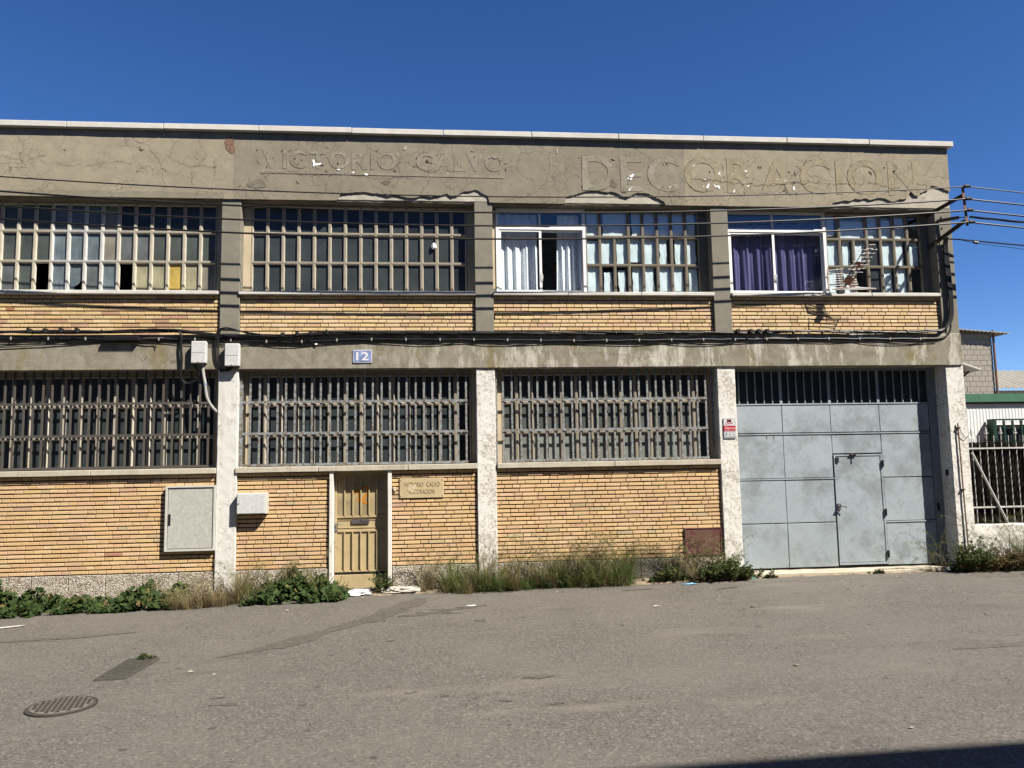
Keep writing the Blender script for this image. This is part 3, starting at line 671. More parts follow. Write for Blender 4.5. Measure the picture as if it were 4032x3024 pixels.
def size_in_view(b):
    xm = (b[0]+b[1])/2; zm = (b[2]+b[3])/2
    if xm < -6.75: return 0
    if zm < .62 and -3.3 < xm < -1.7: return 0
    return (b[1]-b[0])*(b[3]-b[2])/((xm*xm*.35)+161+(zm-2)**2)
order = sorted(range(len(allb)), key=lambda i: -size_in_view(allb[i]))
single = set(order[:290]); BM = MB(); rr = random.Random(77)
protos = []
for q in range(4):
    pm = MB()
    pm.quadlist(*brick_verts(0, .257, 0, .0534, 0, rr)); protos.append(pm.mesh('brick', M['brick_o']))
for i, b in enumerate(allb):
    a, bb, za, zb, y, c = b
    if i in single:
        o = put('brick', protos[i % 4], FB, (a, y, za), None, ((bb-a)/.257, 1, (zb-za)/.0534)); o.color = (*c, 1)
    else: BM.quadlist(*brick_verts(a, bb, za, zb, y, rr), col=c)
stuff(BM.build('brickwork', M['brick_a'], FB))
# pebble-dash plinth slabs
def plinth(x0, x1, w, z1=.432):
    n = max(1, round((x1-x0)/w)); 
    for i in range(n):
        a = x0+(x1-x0)*i/n; b = x0+(x1-x0)*(i+1)/n
        rough_box('plinth_slab', M['agg_soot'] if 2.95 < (a+b)/2 < 4.05 else M['agg'], FB, a+.004, b-.004, .036+R.uniform(-.004,.004), .12, -.3, z1, .06, .004, .006)
plinth(-11.53,-7.69,.52); plinth(-7.38,-3.55,.52); plinth(-3.23,-1.78,.46); plinth(-.78,.605,.46); plinth(.925,4.73,.48)

# ---- gridded windows
def cell_mesh(w, h, m, y=0.0):
    b = MB(); w2, h2 = w/2-.004, h/2-.004
    rings = [(0, .085), (0, 0), (.007, 0), (.0075, .012), (.013, .012), (.0135, .006), (.0175, .006), (.026, .046)]
    vs = []
    for ins, d in rings: vs += [(-w2+ins, d, -h2+ins), (w2-ins, d, -h2+ins), (w2-ins, d, h2-ins), (-w2+ins, d, h2-ins)]
    fs = []
    for r_ in range(len(rings)-1):
        for k in range(4):
            k2 = (k+1) % 4; fs.append((r_*4+k, r_*4+k2, r_*4+4+k2, r_*4+4+k))
    b.quadlist(vs, fs); return b.mesh('cell_frame', m)
def pane_mesh(w, h, m):
    b = MB(); b.box(-w/2+.020, w/2-.020, .040, .045, -h/2+.020, h/2-.020); return b.mesh('pane', m)
def grid_window(x0, x1, nc, zs, y, framef, panef, joined=False, skip=(), wide=(), paper=None):
    win = empty('window', FB); cache = {}; cw = (x1-x0)/nc; JF = MB(); JP = MB()
    for r_ in range(len(zs)-1):
        z1, z0 = zs[r_], zs[r_+1]; h = z1-z0; zc = (z0+z1)/2; c = 0
        while c < nc:
            if (r_, c) in skip: c += 1; continue
            n = 2 if (r_, c) in wide else 1
            w = cw*n; xc = x0+cw*(c+n/2)
            if joined:
                me = cell_mesh(w, h, None); JF.quadlist([(v.co.x+xc, v.co.y+y, v.co.z+zc) for v in me.vertices], [tuple(p.vertices) for p in me.polygons]); bpy.data.meshes.remove(me)
                JP.box(xc-w/2+.034, xc+w/2-.034, y+.052, y+.057, zc-h/2+.034, zc+h/2-.034); c += n; continue
            fm = framef(r_, c); pm = panef(r_, c)
            key = (round(h, 3), n, fm.name)
            if key not in cache: cache[key] = cell_mesh(w, h, fm)
            put('cell_frame', cache[key], win, (xc, y+R.uniform(-.002,.002), zc), (0, 0, 0))
            if pm is not None:
                key = (round(h, 3), n, pm.name, 'p')
                if key not in cache: cache[key] = pane_mesh(w, h, pm)
                put('pane', cache[key], win, (xc, y, zc), (R.uniform(-.008,.008), 0, R.uniform(-.012,.012)))
                if paper and pm is M['clear']:
                    paper(win, r_, c, xc, zc, w, h, y)
            c += n
    if joined: stuff(JF.build('cell_frame', M['frame_cream'], win)); stuff(JP.build('pane', M['g_slate'], win))
    return win
ZU = [6.43, 5.955, 5.452, 4.932]; ZG = [3.555, 3.065, 2.563, 2.075]
# bay 0 (mostly outside the photo) joined
grid_window(-11.42, -7.80, 14, ZU, .2, None, None, True); grid_window(-11.42, -7.80, 14, ZG, .22, None, None, True)
# upper bay 1
g = M
rows1 = [[g['g_slate']]+[g['g_ripple']]*3+[g['g_grey'],g['g_grey'],g['g_grey'],g['g_tan']]+[g['g_dark']]*2+[g['g_slate']]*4,
         [g['g_ripple']]*4+[g['g_milky']]*3+[g['g_tan']]+[g['g_grey']]*2+[g['g_ripple']]*4,
         [g['g_grey'],g['g_grey'],g['g_ripple'],None,g['g_milky'],'hole',g['g_grey'],g['g_milky'],None,g['g_straw'],g['g_straw'],g['g_yellow'],g['g_straw'],g['g_tan']]]
def pane1(r_, c):
    p = rows1[r_][c]; return None if p == 'hole' else p
w1 = grid_window(-7.33, -3.67, 14, ZU, .2, lambda r_, c: M['frame_white'] if 4 <= c <= 7 else M['frame_cream'], pane1)
# the pane with a bite broken out of its lower corner
cw1 = 3.66/14; xa = -7.33+cw1*5+.036; xb = -7.33+cw1*6-.036; za, zb = 4.932+.036, 5.452-.036
arc = [(xa+.05+(xb-xa-.05)*t, za+.15*math.sin(t*1.9)**.8+.02*math.sin(t*9)) for t in (0,.15,.3,.45,.6,.75,.9,1)]
MB().poly([(xa,za)]+arc+[(xb,zb),(xa,zb)], .253, .258).build('pane', M['g_milky'], w1)
# upper bay 2
w2 = grid_window(-3.105, .488, 14, ZU, .2, lambda r_, c: M['frame_tan'], lambda r_, c: M['g_dark'] if (c == 13 or r_ == 0 and R.random() < .5) else M['g_slate'])
# upper bays 3, 4: clear cells with paper behind
def paper_sheet(win, r_, c, xc, zc, w, h, y):
    rr = random.Random(int(xc*9773)*7+r_*311+5); [rr.random() for _ in range(9)]; ww, hh = w/2-.036, h/2-.036
    if rr.random() < .03: return
    lx = -ww-.012 + (0 if rr.random() < .7 else rr.uniform(.02,.05)); rx = ww+.012 - (0 if rr.random() < .7 else rr.uniform(.02,.05)); top = hh+.012 - (0 if rr.random() < .75 else rr.uniform(.0,.10)); b0 = -hh-.012 + (rr.uniform(0,.05) if rr.random() < .25 else 0)
    n = 5; vs = []
    for j in range(n+1):
        t = j/n; z = b0+(top-b0)*t; k = .004*math.sin(t*5+rr.uniform(0,3))
        for i in range(n+1):
            x = lx+(rx-lx)*i/n + rr.uniform(-.004,.004) + .02*(1-t)*(rr.random() < .2); vs.append((xc+x, y+.064+k+.004*math.sin(i*2+j), zc+z))
    b = MB(); b.quadlist(vs, [(j*(n+1)+i, j*(n+1)+i+1, (j+1)*(n+1)+i+1, (j+1)*(n+1)+i) for j in range(n) for i in range(n)])
    b.build('paper_sheet', M['paper'], win, True)
fr34 = lambda r_, c: M['frame_taupe']
clr = lambda r_, c: M['clear']
w3 = grid_window(2.555, 4.60, 8, ZU, .2, fr34, clr, False, (), ((0,1),), paper_sheet)
w4 = grid_window(6.93, 8.74, 7, ZU, .2, fr34, lambda r_, c: M['clear'] if c != 3 else (M['g_dark'] if r_ else M['clear']), False, (), ((0,1),), paper_sheet)
# jambs and window heads
for a, b in ((-7.385,-7.335),(-3.665,-3.535),(-3.236,-3.11),(.493,.62),(4.605,4.74),(8.745,8.895),(.91,.985),(5.04,5.075)):
    MB().box(a, b, .204, .36, 4.92, 6.47).build('jamb', M['cream'] if a < 4 else M['pillar'], FB)
for a, b, mm in ((-7.38,-3.54,'cream'),(-3.232,.612,'frame_taupe'),(.918,4.735,'frame_taupe'),(5.045,8.888,'frame_taupe')):
    MB().box(a, b, .207, .30, 6.433, 6.50).build('window_head', M[mm], FB)
# sliding aluminium windows of bays 3 and 4
def slider(x0, x1, mid):
    w = empty('sliding_window', FB); y = .185
    f = MB()
    for a, b, c, d in ((x0,x0+.045,4.93,6.44),(x1-.05,x1,4.93,6.44),(x0+.045,x1-.05,6.40,6.44),(x0+.045,x1-.05,6.065,6.125),(x0+.045,x1-.05,4.93,4.965)): f.box(a, b, y, y+.07, c, d)
    f.box(mid-.018, mid+.018, y+.01, y+.06, 6.126, 6.399)
    f.build('outer_frame', M['alu'], w)
    for a, b in ((x0+.047, mid-.019), (mid+.019, x1-.052)):
        MB().box(a, b, y+.035, y+.039, 6.127, 6.398).build('pane', M['clear'], w)
    for k, (a, b) in enumerate(((x0+.047, mid+.025), (mid-.01, x1-.052))):
        s_ = MB(); yy = y+.012+k*.028; t = .042 if k == 0 else .036
        for q in ((a,a+t,4.968,6.062),(b-t,b,4.968,6.062),(a+t,b-t,4.968,5.005),(a+t,b-t,6.03,6.062)): s_.box(q[0], q[1], yy, yy+.024, q[2], q[3])
        s_.build('sash', M['alu'], w)
        MB().box(a+t-.004, b-t+.004, yy+.010, yy+.014, 5.0, 6.035).build('pane', M['clear'], w)
    h = MB(); h.tube([(mid+.012, y+.008, 5.30), (mid+.028, y-.012, 5.27), (mid+.032, y-.014, 5.20), (mid+.024, y+.008, 5.15)], .006)
    h.build('handle', M['alu'], w)
slider(.990, 2.552, 1.755); slider(5.08, 6.925, 5.941)
# curtains inside
def curtain(x0, x1, z0, z1, y, m, label, seed, amp=.035, pleat=.17, taper=0.0, split=None):
    rr = random.Random(seed); n = int((x1-x0)/.012); ph = rr.uniform(0, 6); b = MB(); nz = 14; vs = []
    for j in range(nz+1):
        t = j/nz; z = z0+(z1-z0)*t
        for i in range(n+1):
            u = i/n; x = x0+(x1-x0)*u + taper*(1-t)*(u-.5)
            d = amp*(math.sin(2*math.pi*x/pleat+ph+.8*math.sin(x*5+t)) + .4*math.sin(2*math.pi*x/(pleat*.43)+ph*2+t*1.5))*(.55+.45*(1-t))
            vs.append((x, y+d, z))
    b.quadlist(vs, [(j*(n+1)+i, j*(n+1)+i+1, (j+1)*(n+1)+i+1, (j+1)*(n+1)+i) for j in range(nz) for i in range(n)])
    return tag(b.build('curtain', m, None, True), label, 'curtain')
curtain(1.03, 1.72, 4.96, 6.38, .36, M['cur_white'], 'white floral curtain filling the left half of the white sliding window', 1, .03, .16)
curtain(2.09, 2.46, 4.96, 6.38, .36, M['cur_white'], 'narrow white floral curtain at the right side of the white sliding window', 2, .03, .12, .08)
curtain(5.11, 5.95, 4.95, 6.38, .36, M['cur_purple'], 'purple satin curtain behind the left pane of the right-hand sliding window', 3, .034, .20)
curtain(5.98, 6.88, 4.95, 6.38, .37, M['cur_purple'], 'purple satin curtain behind the right pane, beside the antenna', 4, .034, .19)

# ---- ground floor windows and grilles
def pane_g(nmain, low):
    def f(r_, c): return M[low] if r_ == 2 and low else (M['g_dark'] if c == 13 else M[nmain])
    return f
wg1 = grid_window(-7.30, -3.64, 14, ZG, .22, lambda r_, c: M['frame_cream'], pane_g('g_slate', None))
wg2 = grid_window(-3.12, .53, 14, ZG, .22, lambda r_, c: M['frame_tan'], pane_g('g_slate', None))
wg3 = grid_window(1.045, 4.635, 14, ZG, .22, lambda r_, c: M['frame_tan'], lambda r_, c: M['g_pale'] if r_ == 2 and c < 13 else (M['g_mid'] if r_ == 1 and c < 13 else M['g_slate']))
for a, b in ((-7.385,-7.305),(-3.635,-3.535),(-3.23,-3.125),(.535,.615),(.915,1.04),(4.64,4.74)):
    MB().box(a, b, .224, .36, 2.05, 3.64).build('jamb', M['cream'], FB)
for a, b in ((-7.38,-3.54),(-3.232,.612),(.918,4.735)): MB().box(a, b, .227, .36, 3.56, 3.66).build('window_head', M['frame_taupe'], FB)
def grille(x0, x1, n, m, top=3.66, hb=(3.105, 2.595, 2.088)):
    gr = empty('window_grille', FB); vb = MB(); vb.box(-.0155, .0155, .112, .130, 2.07, top); vm = vb.mesh('bar', m)
    for i in range(n): put('bar', vm, gr, (x0+(x1-x0)*i/(n-1)+R.uniform(-.004,.004), 0, 0), (0, R.uniform(-.0022,.0022), 0))
    for z in hb:
        MB().box(x0-.02, x1+.02, .097, .111, z-.02, z+.02).build('cross_bar', m, gr)
grille(-7.26, -3.717, 26, M['bar_dark']); grille(-3.195, .447, 27, M['bar_blue']); grille(1.062, 4.555, 25, M['bar_blue'])
MB().box(-3.222,-3.185,.09,.125,2.07,3.63).build('grille_post', M['bar_blue'], FB); MB().box(.932,.962,.09,.125,2.07,3.63).build('grille_post', M['bar_blue'], FB); MB().box(4.655,4.685,.10,.13,2.07,3.63).build('grille_post', M['bar_blue'], FB)

# ---- entrance door
DR = empty('entrance_door', FB)
for a, b in ((-1.775,-1.713),(-.845,-.783)):
    rough_box('door_jamb', M['white_post'], FB, a, b, .004, .34, -.2, 1.97, .2, .002, .005)
MB().box(-1.713,-.845,.16,.30,1.93,1.97).build('door_head', M['door'], FB)
MB().box(-1.713,-.845,.20,.26,.345,1.93).build('door_leaf', M['door'], DR)
fm = MB()
for a, b, c, d in ((-1.705,-1.672,.345,1.925),(-.90,-.858,.345,1.925),(-1.672,-.90,1.90,1.925),(-1.672,-.90,1.215,1.245),(-1.672,-.90,.345,.37),(-1.672,-.90,.985,1.01)): fm.box(a, b, .178, .199, c, d)
fm.box(-1.66,-1.655,.19,.199,1.05,1.175); fm.box(-1.66,-.92,.19,.199,1.17,1.178); fm.box(-1.66,-.92,.19,.199,1.045,1.053); fm.build('door_frame', M['door'], DR)
MB().box(-1.67,-.902,.196,.1995,1.247,1.898).build('glass_panel', M['door_glass'], DR)
bme = MB().box(-.009,.009,.168,.194,1.246,1.899).mesh('bar', M['door']); bm2 = MB().box(-.009,.009,.168,.198,.371,.984).mesh('bar', M['door'])
for x in (-1.547,-1.417,-1.287,-1.156,-1.025): put('bar', bme, DR, (x,0,0)); put('bar', bm2, DR, (x-.003,0,0))
MB().box(-1.437,-1.157,.174,.196,1.118,1.180).build('letter_slot', M['steel'], DR)
put('letter_slot_writing', text_mesh('letter_slot_writing', 'Buzon', .055, .0008, M['sign_black'], .15, 0, 2, .3), DR, (-1.31, .1725, 1.133))
hd = MB(); hd.box(-1.700,-1.675,.165,.178,.99,1.13); hd.tube([(-1.69,.165,1.10),(-1.69,.12,1.105),(-1.64,.115,1.12),(-1.585,.12,1.10)], .009); hd.disc((-1.688,.165,1.02),.016,.012,10,None,'y'); hd.build('handle', M['steel'], DR)
# painted numeral: brush strokes on the glass
def stroke(pts, w, y, name, m, parent):
    b = MB(); vs = []; n = len(pts); rr = random.Random(4)
    for i, (x, z) in enumerate(pts):
        a = Vector(pts[max(i-1,0)]); c = Vector(pts[min(i+1,n-1)]); d = (c-a).normalized(); ww = w*rr.uniform(.8,1.15)/2
        vs += [(x-d.y*ww, y, z+d.x*ww), (x+d.y*ww, y, z-d.x*ww)]
    b.quadlist(vs, [(2*i, 2*i+1, 2*i+3, 2*i+2) for i in range(n-1)]); b.build(name, m, parent)
stroke([(-1.41,1.60),(-1.36,1.64),(-1.325,1.675),(-1.32,1.62),(-1.32,1.55),(-1.325,1.46)], .048, .1935, 'painted_numeral', M['orange'], DR)
stroke([(-1.285,1.66),(-1.24,1.70),(-1.20,1.705),(-1.175,1.68),(-1.18,1.63),(-1.215,1.57),(-1.25,1.51),(-1.285,1.455),(-1.23,1.465),(-1.19,1.44),(-1.175,1.46)], .046, .1935, 'painted_numeral', M['orange'], DR)
MB().box(-1.712,-.846,.19,.33,.30,.345).build('door_gap', M['black'], DR)
rough_box('door_step', M['door'], FB, -1.712, -.846, .185, .36, .07, .302, .1, .003, .006)
rough_box('door_step', M['pavement'], FB, -1.712, -.846, .06, .18, -.2, .085, .1, .005, .008)

# ---- big steel gate
GT = empty('vehicle_gate', FB); gy = .33
cols = [5.085, 5.994, 6.884, 7.795, 8.735]
def panel(x0, x1, z0, z1, name='gate_panel', lip='bottom'):
    rr = R.uniform(-.0025, .0025)
    rough_box(name, M['gate'], GT, x0+.006, x1-.006, gy+rr, gy+.03, z0+.006, z1-.006, .35, .0022, .004)
for i in range(4): panel(cols[i], cols[i+1], 2.49, 2.985)
for i in range(2):
    panel(cols[i], cols[i+1], 1.70, 2.455); panel(cols[i], cols[i+1], .93, 1.675); panel(cols[i], cols[i+1], .165, .926)
panel(cols[2], cols[3], 2.115, 2.455)
panel(cols[3], cols[4], 1.685, 2.455); panel(cols[3], cols[4], .925, 1.681); panel(cols[3], cols[4], .165, .90)
rl = MB()
for (a, b, z) in ((5.07,8.74,2.472),(5.09,6.89,1.688),(7.80,8.735,.912),(5.07,8.74,2.998)): rl.box(a, b, gy-.012, gy+.035, z-.011, z+.011)
for x in (5.994, 6.884, 7.795): rl.box(x-.004, x+.004, gy+.008, gy+.04, .17, 2.985)
rl.build('rail', M['gate'], GT)
fr = MB(); fr.box(5.048,5.088,gy-.01,gy+.06,.14,3.64); fr.box(8.738,8.79,gy-.012,gy+.06,.14,3.64); fr.box(8.79,8.892,gy-.02,gy+.06,.14,3.64); fr.box(5.09,8.737,gy-.01,gy+.05,3.585,3.64)
fr.build('gate_frame', M['gate_frame'], GT)
MB().box(5.088,8.738,gy+.042,gy+.06,.12,3.00).build('gate_backing', M['black'], GT)
# top lights
MB().box(5.09,8.737,gy+.03,gy+.036,3.005,3.585).build('pane', M['g_dark'], GT)
tb = MB().box(-.007,.007,gy-.002,gy+.029,3.01,3.584).mesh('glazing_bar', M['gate'])
for i in range(4):
    a, b = cols[i], cols[i+1]
    for k in range(1, 6): put('glazing_bar', tb, GT, (a+(b-a)*k/6, 0, 0))
    if i: put('glazing_bar', tb, GT, (a, -.004, 0), None, (3.2, 1, 1))
# wicket door
wk = MB(); x0, x1, z0, z1 = 6.90, 7.79, .19, 2.10
for a, b, c, d in ((x0,x0+.03,z0,z1),(x1-.03,x1,z0,z1),(x0+.03,x1-.03,z1-.028,z1),(x0+.03,x1-.03,z0,z0+.035)): wk.box(a, b, gy-.016, gy+.03, c, d)
wk.build('wicket_frame', M['gate'], GT)
rough_box('wicket_leaf', M['gate'], GT, x0+.034, x1-.034, gy-.006, gy+.028, z0+.04, z1-.033, .35, .003, .004)
for z in (1.93, 1.08, .36): MB().box(x1-.012, x1+.014, gy-.045, gy-.018, z-.06, z+.06).build('hinge', M['black'], GT)
for z in (1.15,): MB().box(8.76, 8.785, gy-.05, gy-.02, z-.07, z+.07).build('hinge', M['black'], GT)
hw = MB(); hw.box(6.915,6.975,gy-.035,gy-.016,1.14,1.25); hw.bar((6.945,gy-.03,1.20),(6.945,gy-.09,1.205),.018,.018); hw.bar((6.94,gy-.09,1.21),(7.05,gy-.085,1.18),.016,.02); hw.build('handle', M['steel'], GT)
hp = MB(); hp.box(6.925,6.985,gy-.03,gy-.016,1.96,2.05); hp.build('lock_plate', M['black'], GT)
cl = MB(); cl.box(7.20,7.32,gy-.05,gy-.018,2.092,2.112); cl.bar((7.27,gy-.05,2.115),(7.34,gy-.11,2.10),.02,.012); cl.build('door_closer', M['steel'], GT)
for (x, w, l) in ((5.70,.022,.075),(5.83,.016,.085),(6.888,.010,.16),(6.53,.004,.09)):
    MB().poly([(x-w/2,2.452),(x+w/2,2.452),(x+w*.2,2.452-l*.6),(x+w*.1+.008,2.452-l),(x-w*.2+.006,2.452-l*.7)], gy-.006, gy-.0045).build('rust_run', M['rust'], GT)
rough_box('threshold', M['sill_low'], FB, 5.05, 8.89, -.02, .40, -.2, .135, .2, .008, .012)
# service box on the gate reveal
MB().box(8.868,8.888,.12,.18,1.70,1.80).build('key_switch', M['black'], FB)
# ------------------------------------------------------------------ things fixed to the facade
# house number
sg = thing('house_number_sign', 'blue and white enamel house number 12 on the concrete beam', 'sign')
MB().box(-1.402,-1.097,-.040,-.030,3.728,3.938).build('plate', M['white_enamel'], sg)
MB().box(-1.392,-1.107,-.0425,-.0405,3.738,3.928).build('blue_field', M['blue_enamel'], sg)
t12 = text_mesh('numeral', '12', .19, .001, M['white_enamel'], .205, .004); put('numeral', t12, sg, (-1.352, -.0440, 3.765))
for x in (-1.394,-1.105):
    for z in (3.736,3.930): MB().disc((x,-.0428,z),.004,.002,8,None,'y').build('screw', M['black'], sg)
# carved plaque
pq = thing('stone_plaque', 'carved beige stone name plaque with scratched lettering, right of the door', 'plaque')
rough_box('slab', M['plaque'], pq, -.656, .060, .030, .06, 1.515, 1.835, .06, .0015, .004)
put('lettering', text_mesh('lettering', 'VICTORIO  CALVO', .105, .001, M['plaque_cut'], .585, .001), pq, (-.587, .0275, 1.695))
put('lettering', text_mesh('lettering', 'DECORACION', .105, .001, M['plaque_cut'], .405, .001), pq, (-.497, .0275, 1.580))
chip = MB(); chip.poly(blob(-.46, 1.665, .05, .075, 21, 20, -.5, .5), .0245, .031); chip.build('chipped_area', M['plaque_chip'], pq)
for x in (-.635,.035):
    for z in (1.545,1.80): MB().disc((x,.0285,z),.008,.003,10,None,'y').build('screw', M['rust'], pq)
# door bell
db = thing('door_bell', 'small cream door bell button between the door and the plaque', 'door bell')
rough_box('housing', M['cream'], db, -.762, -.712, .012, .05, 1.625, 1.70, .05, .001, .008); MB().disc((-.737,.012,1.663),.012,.006,12,None,'y').build('button', M['white_enamel'], db)
# alarm sign
al = thing('alarm_sign', 'small red, white and grey alarm company sign on the pillar beside the gate', 'sign')
MB().box(4.80,5.010,-.012,-.004,2.405,2.743).build('plate', M['sign_grey'], al)
MB().box(4.808,5.002,-.0145,-.0125,2.620,2.735).build('white_field', M['sign_white'], al)
MB().box(4.803,5.007,-.0147,-.0125,2.525,2.617).build('red_band', M['sign_red'], al)
MB().box(4.808,5.002,-.0145,-.0125,2.435,2.522).build('icon_field', M['sign_white'], al)
lg = MB(); lg.box(4.866,4.94,-.0165,-.0146,2.682,2.726); lg.build('emblem', M['sign_black'], al)
for i in range(3):
    cx = 4.884+.019*i; MB().poly([(cx-.011,2.709),(cx,2.699),(cx+.011,2.709),(cx,2.719)], -.0178, -.0167).build('emblem_diamond', M['sign_red'], al)
dt = text_mesh('lettering', 'Direct', .062, .0005, M['sign_red'], .135, .0006, 2, .35); put('lettering', dt, al, (4.838, -.0155, 2.632), (0, -.14, 0))
put('lettering', text_mesh('lettering', 'Alarma', .066, .0005, M['sign_pink'], .178, .0010), al, (4.816, -.0155, 2.557))
put('lettering', text_mesh('lettering', 'CONECTADA A POLICIA', .02, .0005, M['sign_pink'], .18), al, (4.815, -.0155, 2.534))
for i in range(3):
    cx = 4.840+.065*i; k = MB(); k.box(cx-.026,cx+.026,-.0156,-.0147,2.507,2.511)
    if i == 0: k.poly([(cx-.022,2.455),(cx-.005,2.468),(cx-.016,2.478),(cx+.022,2.49),(cx+.022,2.476),(cx+.004,2.462),(cx-.018,2.448)], -.0156, -.0147)
    elif i == 1: k.poly([(cx-.012,2.488),(cx-.013,2.47),(cx,2.452),(cx+.013,2.47),(cx+.012,2.488),(cx+.008,2.475),(cx-.008,2.475)], -.0156, -.0147)
    else: k.poly([(cx-.010,2.448),(cx-.002,2.482),(cx+.002,2.482),(cx+.010,2.448),(cx,2.462)], -.0156, -.0147); k.poly([(cx-.018,2.470),(cx-.015,2.492),(cx-.012,2.470)], -.0156, -.0147); k.poly([(cx+.012,2.470),(cx+.015,2.492),(cx+.018,2.470)], -.0156, -.0147)
    k.build('pictogram', M['sign_black'], al)
# cabinets and boxes
cb = thing('meter_cabinet', 'tall grey utility cabinet with a black handle set in the brick wall', 'cabinet')
f = MB()
for a, b, c, d in ((-4.299,-4.268,.770,1.786),(-3.566,-3.540,.770,1.786),(-4.268,-3.566,1.758,1.786),(-4.268,-3.566,.770,.800)): f.box(a, b, -.035, .09, c, d)
f.build('frame', M['box_frame'], cb)
rough_box('door', M['box_grey'], cb, -4.262, -3.573, -.018, .02, .807, 1.751, .2, .001, .006)
MB().box(-4.255,-4.218,-.024,-.0185,1.17,1.345).build('handle', M['black'], cb)
c2 = thing('small_wall_cabinet', 'small pale grey metal cabinet jutting from the brickwork left of the door', 'cabinet')
rough_box('body', M['box_frame'], c2, -3.196, -2.728, -.115, .048, 1.322, 1.652, .2, .001, .006)
rough_box('door', M['box_white'], c2, -3.180, -2.748, -.130, -.117, 1.335, 1.640, .2, .001, .004); MB().disc((-3.155,-.131,1.49),.010,.006,10,None,'y').build('lock', M['black'], c2)
for nm, x0, x1, z0, z1, lb in (('junction_box',-3.934,-3.700,3.722,4.076,'white plastic junction box on the beam, left one, with conduit below'), ('junction_box',-3.414,-3.184,3.672,4.037,'white plastic junction box on the beam above the white pillar')):
    jb = thing(nm, lb, 'electrical box', (0,0,0), 'junction boxes on the beam')
    rough_box('base', M['box_white'], jb, x0+.006, x1-.006, -.09, -.026, z0+.006, z1-.006, .2, .001, .008)
    rough_box('cover', M['box_white'], jb, x0, x1, -.145, -.088, z0, z1, .2, .001, .010)
    MB().box(x0+.02, x1-.02, -.1475, -.145, (z0+z1)/2-.01, (z0+z1)/2-.005).build('cover_seam', M['conduit'], jb)
    MB().disc(((x0+x1)/2,-.1455,z0+.02),.009,.005,10,None,'y').build('screw', M['steel'], jb)
cd = thing('conduit_pipe', 'corrugated grey conduit hanging from the left junction box into the window', 'pipe')
P = [(-3.775,-.06,3.73),(-3.770,-.06,3.66),(-3.752,-.06,3.53),(-3.725,-.065,3.40),(-3.712,-.06,3.27),(-3.690,-.05,3.16),(-3.645,-.02,3.06),(-3.58,.03,2.97),(-3.545,.07,2.93)]
def smooth(P, k=6):
    P = [Vector(p) for p in P]; out = []
    for i in range(len(P)-1):
        a, b, c, d = P[max(i-1,0)], P[i], P[i+1], P[min(i+2,len(P)-1)]
        for j in range(k):
            t = j/k; out.append(.5*((2*b)+(c-a)*t+(2*a-5*b+4*c-d)*t*t+(3*b-a-3*c+d)*t**3))
    out.append(P[-1]); return out
Q = smooth(P, 12); MB().tube(Q, [.024+.003*(i % 2) for i in range(len(Q))], 8).build('hose', M['conduit'], cd, True)
MB().tube([Q[36], Q[38]], .030, 8).build('clip', M['blue_enamel'], cd)
rp = thing('access_panel', 'rusty red metal access panel low in the brickwork beside the gate pillar', 'panel')
rough_box('door', M['red'], rp, 4.085, 4.678, .030, .05, .455, .900, .2, .001, .004)
f = MB()
for a, b, c, d in ((4.066,4.083,.44,.918),(4.680,4.696,.44,.918),(4.083,4.680,.902,.918)): f.box(a, b, .02, .085, c, d)
f.build('frame', M['red'], rp)
# loose pipe against the corner pillar
pp = thing('steel_rod', 'thin dark rod clipped upright to the corner pillar with a slack wire at its top', 'rod')
MB().tube([(9.020,-.025,2.61),(9.028,-.026,1.6),(9.045,-.028,.25)], .013, 6).build('rod', M['rust'], pp)
MB().tube(smooth([(9.02,-.03,2.57),(9.08,-.03,2.43),(9.15,-.03,2.36),(9.205,-.02,2.39)]), .005, 5).build('wire', M['cable'], pp)
for z in (2.53, 1.46): MB().box(9.0,9.055,-.045,.008,z-.012,z+.012).build('clip', M['iron'], pp)

# ---- cables along the beam
cbm = thing('cable_bundle', 'thick black cable bundle draped along the top of the middle beam', 'cables')
MAINZ = [(-12,4.25),(-6.85,4.237),(-5.29,4.244),(-4.23,4.262),(-3.54,4.175),(-2.48,4.168),(-1.556,4.222),(.51,4.210),(2.46,4.206),(4.63,4.212),(6.7,4.226),(8.3,4.220),(8.75,4.245),(9.0,4.32)]
rr = random.Random(5)
for k in range(6):
    P = []; ph = rr.uniform(0, 6.28); fq = rr.uniform(1.6, 2.6); x = -11.8
    while x <= 8.62:
        a = 2*math.pi*k/6 + x*fq; P.append((x, -.062+.017*math.cos(a)+.004*rr.uniform(-1,1), lerp_tab(MAINZ, x)+.018*math.sin(a)+.003*rr.uniform(-1,1))); x += .11
    ex = .012*(k-2.5)
    tail = smooth([P[-1], (8.82,-.07,4.25+ex*.4), (8.96+ex,-.065,4.36), (9.03+ex,-.06,4.55), (9.045+ex,-.055,4.9), (9.03+ex*1.4,-.05,5.3), (9.02+ex,-.055,5.75), (9.02+ex,-.09,5.93)], 5)
    MB().tube(P+tail[1:], .015 if k else .018, 6).build('cable', M['cable'], cbm, True)
for x in (-6.42,-6.18,-5.94,-5.70,-2.52,-2.29,-2.07,-1.82,5.10,5.33,5.47,5.62):
    z = lerp_tab(MAINZ, x); rough_box('clamp', M['black'], cbm, x-.028, x+.028, -.12, -.035, z-.02, z+.052, .1, .004, .008)
x = -6.9
while x < 8.6:
    z = lerp_tab(MAINZ, x); MB().tube([(x-.010,-.062,z),(x+.010,-.062,z)], .036, 8).build('band', M['black'], cbm); x += .52
c2b = thing('service_cable', 'single black cable clipped below the main bundle along the beam', 'cables')
